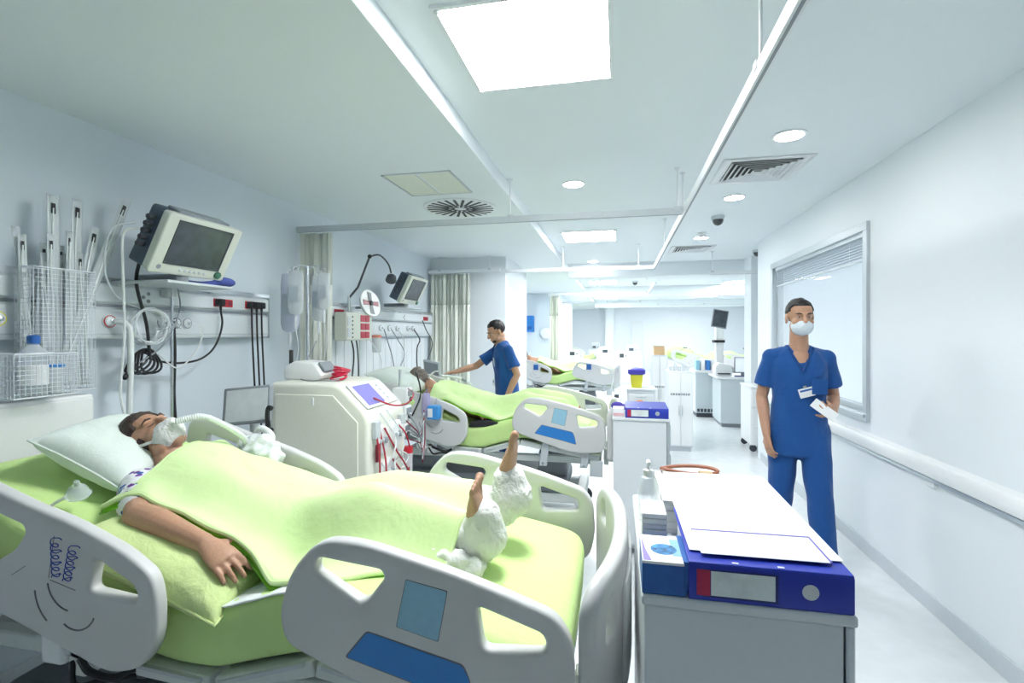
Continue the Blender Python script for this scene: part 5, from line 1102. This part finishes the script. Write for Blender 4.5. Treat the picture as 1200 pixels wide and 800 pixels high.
# blue and white glove box with a printed globe
gb = thing('glove_box', 'blue and white tissue box with a printed globe beside the big binder', 'box', (.085, 1.11, CZ))
MB().box(.047, .130, 1.052, 1.19, CZ+.001, CZ+.062).build('carton', blue_m, gb, bevel=.002); MB().box(.0475, .1295, 1.0525, 1.1895, CZ+.062, CZ+.068).build('lid', paper, gb, bevel=.001)
gl = M('globe_print', (.04, .22, .50), .4, var=.9, scale=60); MB().lathe([(.027, .0681), (.027, .0686), (0, .0687)], (.094, 1.115, CZ), 24).build('globe_print', gl, gb); MB().box(.110, .129, 1.085, 1.17, CZ+.0681, CZ+.0686).build('pale_print', blue_p, gb); MB().prism([(.050, 1.056), (.066, 1.056), (.056, 1.11), (.050, 1.18)], CZ+.0681, CZ+.0686, 'z').build('violet_swirl', M('violet_print', (.28, .22, .60), .4), gb)
MB().prism([(.131, CZ+.001), (.134, CZ+.001), (.140, CZ+.07), (.128, CZ+.072)], 1.054, 1.19, 'y').build('divider', blue_m, label='thin blue divider card standing between the tissue box and the binder', cat='card')
# stacked gauze packs, hand gel, brown strap
gz = thing('gauze_stack', 'stack of flat white gauze packs behind the tissue box', 'gauze', (.09, 1.27, CZ))
for k in range(8): MB().box(.054, .112, 1.225+.002*(k % 2), 1.33, CZ+.001+k*.013, CZ+.0125+k*.013).build('gauze_pack', paper, gz, bevel=.003)
hg = thing('gel_bottle', 'clear hand gel bottle with a white pump behind the gauze stack', 'bottle', (.095, 1.48, CZ))
MB().lathe([(.026, 0), (.029, .01), (.029, .10), (.020, .125), (.012, .13)], (.082, 1.46, CZ+.001), 18).build('bottle_body', clear, hg); MB().lathe([(.014, .128), (.014, .145), (.005, .148), (.005, .17)], (.082, 1.46, CZ+.001), 14).build('pump', plastic_w, hg); MB().tube([(.082, 1.46, CZ+.17), (.082, 1.43, CZ+.17)], .006, 8).build('nozzle', plastic_w, hg)
bs_ = MB().tube([(.20+.085*math.cos(a)+.02*math.cos(2*a), 1.70-.03+.035*math.sin(a), CZ+.098+.006*math.sin(2*a)) for a in np.linspace(0, 2*math.pi, 40, endpoint=False)], .006, 8, closed=True)
o = bs_.build('leather_strap', M('leather', (.35, .13, .07), .5), label='brown leather strap with a buckle on the back of the form stack', cat='strap'); MB().box(.245, .285, 1.63, 1.66, CZ+.092, CZ+.100).build('buckle', M('brass', (.55, .38, .18), .35, metal=.8), o, bevel=.002)
# second cabinet
C2 = .965
cabinet('white bedside cabinet at the foot of the second bed with a small blue binder', -.045, .345, 3.56, 4.20, C2)
binder('blue ring binder with a white label lying on the second cabinet', .045, .335, 3.57, 3.85, C2, .07)
wb = thing('paper_box', 'small white and pink box beside the second cabinet\'s binder', 'box', (0, 3.63, C2)); MB().box(-.04, .038, 3.58, 3.70, C2+.001, C2+.062).build('carton', paper, wb, bevel=.002); MB().box(-.038, .036, 3.578, 3.5805, C2+.01, C2+.03).build('pink_print', M('pink_print', (.75, .45, .50), .5), wb)
b = MB(); b.sph((-.01, 3.95, C2+.03), (.05, .04, .03), 16, 10); b.sph((.05, 3.93, C2+.025), (.04, .03, .024), 14, 8); put(blob(b, .005, 2), 'violet_cloth', M_cloth('violet_cloth', (.10, .07, .42), .5, 20), label='crumpled violet cloth on the back of the second cabinet', cat='cloth', recalc=False)
b = MB(); b.sph((.20, 3.97, C2+.03), (.075, .04, .028), 16, 10); b.sph((.16, 3.97, C2+.045), (.04, .03, .03), 14, 8); put(blob(b, .005, 2), 'orange_pouch', M_cloth('orange_cloth', (.85, .28, .10), .5, 20), label='orange pouch lying behind the binder on the second cabinet', cat='pouch', recalc=False)
# sharps trolley and yellow bin
sh = thing('sharps_trolley', 'narrow white trolley in the aisle carrying the yellow sharps bin', 'trolley', (.25, 6.2, 0))
MB().box(.10, .42, 6.05, 6.45, .10, .88).build('body', cab_m, sh, bevel=.008); MB().box(.09, .43, 6.04, 6.46, .88, .905).build('top', cab_m, sh, bevel=.006)
for k in range(3): d = MB().box(.12, .40, 6.04, 6.052, .14+k*.24, .36+k*.24).build('drawer', plastic_w, sh, bevel=.004); MB().box(.20, .32, 6.025, 6.04, .325+k*.24, .335+k*.24).build('handle', alu, d)
for x in (.14, .38):
    for y in (6.1, 6.4): MB().lathe([(.03, -.012), (.045, -.008), (.045, .008), (.03, .012)], (x, y, .046), 14, axis=1).build('caster', grey_d, sh)
sb = thing('sharps_bin', 'yellow sharps bin with a violet blue lid on the aisle trolley', 'bin', (.21, 6.2, .905))
MB().loft([[(p[0], p[1], z) for p in rounded([(.21-w, 6.2-w), (.21+w, 6.2-w), (.21+w, 6.2+w), (.21-w, 6.2+w)], .02, 3)] for z, w in ((.906, .06), (1.06, .075))]).build('tub', yellow, sb); MB().loft([[(p[0], p[1], z) for p in rounded([(.21-w, 6.2-w), (.21+w, 6.2-w), (.21+w, 6.2+w), (.21-w, 6.2+w)], .02, 3)] for z, w in ((1.06, .08), (1.075, .10), (1.12, .10), (1.135, .07))]).build('lid', M('lid_violet', (.06, .05, .38), .4), sb); MB().lathe([(.03, 1.135), (.03, 1.15)], (.21, 6.2, 0), 14).build('lid_hatch', grey_l, sb)
# taller white supply cabinets further along the aisle, with small dark lettering
def supply(label, x0, x1, y0, y1, z1, zt):
    t = thing('supply_cabinet', label, 'cabinet', ((x0+x1)/2, (y0+y1)/2, 0), 'white supply cabinets along the aisle')
    MB().box(x0, x1, y0, y1, .06, z1).build('body', cab_m, t, bevel=.008); MB().box(x0+.02, x1-.02, y0+.02, y1-.02, 0, .06).build('plinth', grey_l, t)
    for k in (0, 1):
        xa = x0+.01+k*(x1-x0-.01)/2; d = MB().box(xa, xa+(x1-x0)/2-.01, y0-.012, y0, .08, z1-.02).build('door', plastic_w, t, bevel=.004); MB().box(xa+(.01 if k else (x1-x0)/2-.035), xa+(.02 if k else (x1-x0)/2-.025), y0-.026, y0-.012, z1*.45, z1*.58).build('handle', alu, d)
    x = x0+.03; g_ = (x1-x0)/.38
    for k in range(8): w = (.022, .034, .026, .04, .018, .03, .024, .03)[k]; MB().box(x, x+w*g_, y0-.014, y0-.0125, zt, zt+.028).build('lettering', grey_m, t); x += (w+.010)*g_
    return t
supply('white supply cabinet with dark lettering, left one in the aisle', .50, .735, 8.0, 8.5, 1.22, .72)
supply('white supply cabinet with dark lettering, right one nearer the desks', .64, .955, 6.9, 7.4, 1.05, .74)
bx = thing('orange_carton', 'open carton with an orange front on the left supply cabinet', 'carton', (.62, 8.2, 1.22)); MB().box(.54, .70, 8.1, 8.3, 1.221, 1.36).build('carton', M('pale_orange', (.80, .55, .30), .6), bx, bevel=.003); MB().box(.52, .72, 8.08, 8.32, 1.36, 1.372).build('flap', paper, bx)
for k in range(5): b = thing('supply_jar', 'small white jar on the right supply cabinet, %s from the left' % ('first', 'second', 'third', 'fourth', 'fifth')[k], 'jar', (.69+k*.055, 7.05, 1.05), 'jars on the right supply cabinet'); MB().lathe([(.022, 0), (.024, .01), (.024, .06)], (.69+k*.055, 7.05, 1.051), 12).build('jar_body', clear_w, b); MB().lathe([(.026, .06), (.026, .078)], (.69+k*.055, 7.05, 1.051), 12).build('lid', (plastic_w, grey_l)[k % 2], b)
# staff desks on the right, cart, screens
dk = thing('staff_desk', 'pale grey staff desk with a dark vent strip at the foot', 'desk', (1.6, 10.1, 0)); MB().box(1.40, 1.86, 9.8, 10.5, .08, .83).build('carcass', M('desk_grey', (.58, .65, .68), .4, var=.01), dk, bevel=.006); MB().box(1.37, 1.90, 9.76, 10.55, .83, .865).build('top', plastic_w, dk, bevel=.005); MB().box(1.42, 1.84, 9.82, 10.4, 0, .08).build('plinth', grey_d, dk)
for k in range(7): MB().box(1.43+k*.06, 1.47+k*.06, 9.79, 9.80, .10, .16).build('vent_slot', grey_d, dk)
dk = thing('staff_desk', 'pale grey desk unit carrying the printer and the white screen', 'desk', (2.0, 9.2, 0)); MB().box(1.66, 2.12, 8.85, 9.6, .06, .80).build('carcass', MATS['desk_grey'], dk, bevel=.006); MB().box(1.60, 3.4, 8.80, 9.65, .80, .84).build('top', plastic_w, dk, bevel=.005); MB().box(1.68, 2.10, 8.87, 9.5, 0, .06).build('plinth', grey_m, dk); MB().box(3.3, 3.36, 8.85, 9.6, 0, .80).build('end_panel', MATS['desk_grey'], dk)
pt = thing('printer', 'white desk printer between the folders and the white screen', 'printer', (1.72, 9.1, .84)); put(tf(panel([rounded([(1.60, .842), (1.86, .842), (1.86, 1.02), (1.66, 1.06), (1.60, 1.0)], .02)], .3, .01), Matrix.Translation((0, 9.1, 0)) @ XZ), 'case', plastic_w, pt); MB().box(1.63, 1.83, 8.93, 8.95, .87, .89).build('paper_slot', grey_d, pt); MB().box(1.64, 1.82, 8.88, 8.96, .845, .855).build('output_tray', grey_l, pt)
sc = thing('desk_screen', 'white desk computer screen near the walking man', 'screen', (2.02, 8.95, .84)); MB().box(1.89, 2.20, 8.93, 8.96, .90, 1.16).build('case', grey_m, sc, bevel=.005); MB().box(1.905, 2.185, 8.926, 8.931, .915, 1.145).build('panel', M('lit_screen', (.75, .80, .85), .3, emit=.25), sc); MB().box(2.0, 2.08, 8.94, 8.98, .842, .92).build('neck', grey_m, sc); MB().box(1.92, 2.16, 8.88, 9.04, .841, .85).build('foot', grey_m, sc); 
MB().box(1.88, 2.18, 8.82, 8.90, .842, .86).build('keyboard', M('keyboard_navy', (.05, .06, .20), .5), label='dark keyboard in front of the white desk screen', cat='keyboard', bevel=.004)
for k in range(4): MB().box(1.43+k*.09, 1.50+k*.09, 9.95, 10.2, .866, 1.05+.02*(k % 2)).build('folder', (blue_p, paper, blue_s, paper)[k], label='upright folder on the vented staff desk, %s from the left' % ('first', 'second', 'third', 'fourth')[k], cat='folder', group='folders on the staff desk', bevel=.003)
am = thing('arm_monitor', 'dark slanted monitor on a white arm above the staff desk', 'monitor', (1.95, 10.3, .865)); Ta = frame((1.86, 10.0, 1.83), (1, .1, -.18), (.25, .1, .95)); MB(Ta).box(-.14, .14, -.17, .17, -.02, .02).build('case', grey_m, am, bevel=.008); MB(Ta).box(-.12, .12, -.15, .15, .02, .023).build('screen', screen_d, am)
MB().box(1.84, 1.98, 10.28, 10.42, .866, 1.75).build('column', plastic_w, am, bevel=.01); MB().tube([(1.90, 10.35, 1.72), (1.89, 10.15, 1.80), (1.87, 10.04, 1.82)], .02, 8).build('arm', grey_l, am); MB().box(1.80, 2.0, 10.24, 10.46, 1.38, 1.43).build('shelf', black, am, bevel=.004)
ct = thing('white_cart', 'white wheeled cart just past the end of the window wall', 'cart', (1.88, 7.3, 0)); MB().box(1.69, 2.08, 7.05, 7.6, .09, .84).build('body', plastic_w, ct, bevel=.012); MB().box(1.68, 2.09, 7.04, 7.61, .84, .86).build('top', plastic_w, ct, bevel=.006)
for k in range(3): d = MB().box(1.71, 2.06, 7.04, 7.052, .12+k*.235, .34+k*.235).build('drawer', plastic_w, ct, bevel=.004); MB().box(1.80, 1.97, 7.025, 7.04, .30+k*.235, .31+k*.235).build('handle', alu, d)
for x in (1.73, 2.04):
    for y in (7.09, 7.56): MB().lathe([(.03, -.014), (.045, -.01), (.045, .01), (.03, .014)], (x, y, .046), 14, axis=1).build('caster', grey_d, ct)
# far bed on the right with heaped green bedding
fb_ = dup(bed1, (3.4, 12.6, 0), 'hospital bed far away on the right, beyond the staff desks', skip=('felt_pen_note', 'pale_blue_sticker', 'blue_sticker', 'sticker_border', 'control_box')); dup(mat1, (3.4, 12.6, 0), 'mattress in green sheet on the far right bed')
b = MB()
for k in range(7): b.sph((3.4-1.9+k*.27, 14.15+.05*math.sin(k*2), matt_z(-1.9+k*.27)+.10), (.24, .30, .14+.03*math.sin(k*1.7)), 16, 10)
me = blob(b, .02, 4); put(me, 'heaped_duvet', green_b, label='heaped lime green duvet on the far right bed', cat='duvet', recalc=False)
# dispensers on the far left bay wall
ds = thing('glove_dispenser', 'blue dispenser on the far bay wall behind the nurse', 'dispenser', (-2.25, 12.75, 1.65)); MB().box(-2.36, -2.14, 12.70, 12.80, 1.60, 2.02).build('case', blue_s, ds, bevel=.01); MB().box(-2.31, -2.19, 12.69, 12.70, 1.66, 1.74).build('opening', blue_m, ds)
ds = thing('towel_dispenser', 'round white paper dispenser on the far bay wall', 'dispenser', (-1.83, 12.75, 1.4)); MB().lathe([(.13, 0), (.14, -.02), (.14, -.08), (.11, -.10)], (-1.83, 12.80, 1.56), 24, axis=1).build('drum', plastic_w, ds); MB().box(-1.88, -1.78, 12.71, 12.78, 1.39, 1.44).build('outlet', grey_l, ds, bevel=.004)
# equipment rows near the far end: monitors on trolleys
for i, (x, y, w) in enumerate(((-1.15, 13.2, .5), (-.35, 15.2, .6), (.45, 17.0, .6), (1.3, 16.2, .55), (2.3, 18.4, .7), (-.9, 19.9, .5), (.1, 12.2, .4))):
    q = ('beyond the third bed', 'in the middle of the far aisle', 'right of the far aisle', 'before the far right wall', 'in the far right corner', 'in the far left corner', 'just past the third cabinet')[i]
    t = thing('equipment_trolley', 'white equipment trolley %s' % q, 'trolley', (x, y, 0), 'equipment trolleys at the far end')
    MB().box(x-w/2, x+w/2, y-.2, y+.2, .12, .92).build('body', cab_m, t, bevel=.01)
    for k in range(3): MB().box(x-w/2+.02, x+w/2-.02, y-.212, y-.20, .15+k*.25, .37+k*.25).build('drawer', plastic_w, t, bevel=.004)
    for sx in (-1, 1):
        for sy in (-1, 1): MB().lathe([(.03, -.014), (.055, -.01), (.055, .01), (.03, .014)], (x+sx*(w/2-.05), y+sy*.15, .056), 12, axis=1).build('caster', grey_d, t)
    t = thing('device', 'small beige medical device on the equipment trolley %s' % q, 'device', (x, y, .92), 'devices on the far trolleys')
    MB().box(x-w*.3, x+w*.3, y-.12, y+.12, .921, 1.12+.04*(i % 3)).build('case', (cream, plastic_w, grey_l)[i % 3], t, bevel=.01); MB().box(x-w*.2, x+w*.05, y-.125, y-.12, .99, 1.08).build('screen', screen_d, t); MB().lathe([(.02, 0), (.02, -.015)], (x+w*.17, y-.12, 1.03), 12, axis=1).build('dial', grey_m, t)
MB().box(.55, 1.0, 21.9, 21.99, 0, 2.1).build('door_1', rail_white, kind='structure', bevel=.005)
bpy.data.scenes.remove(TMP)
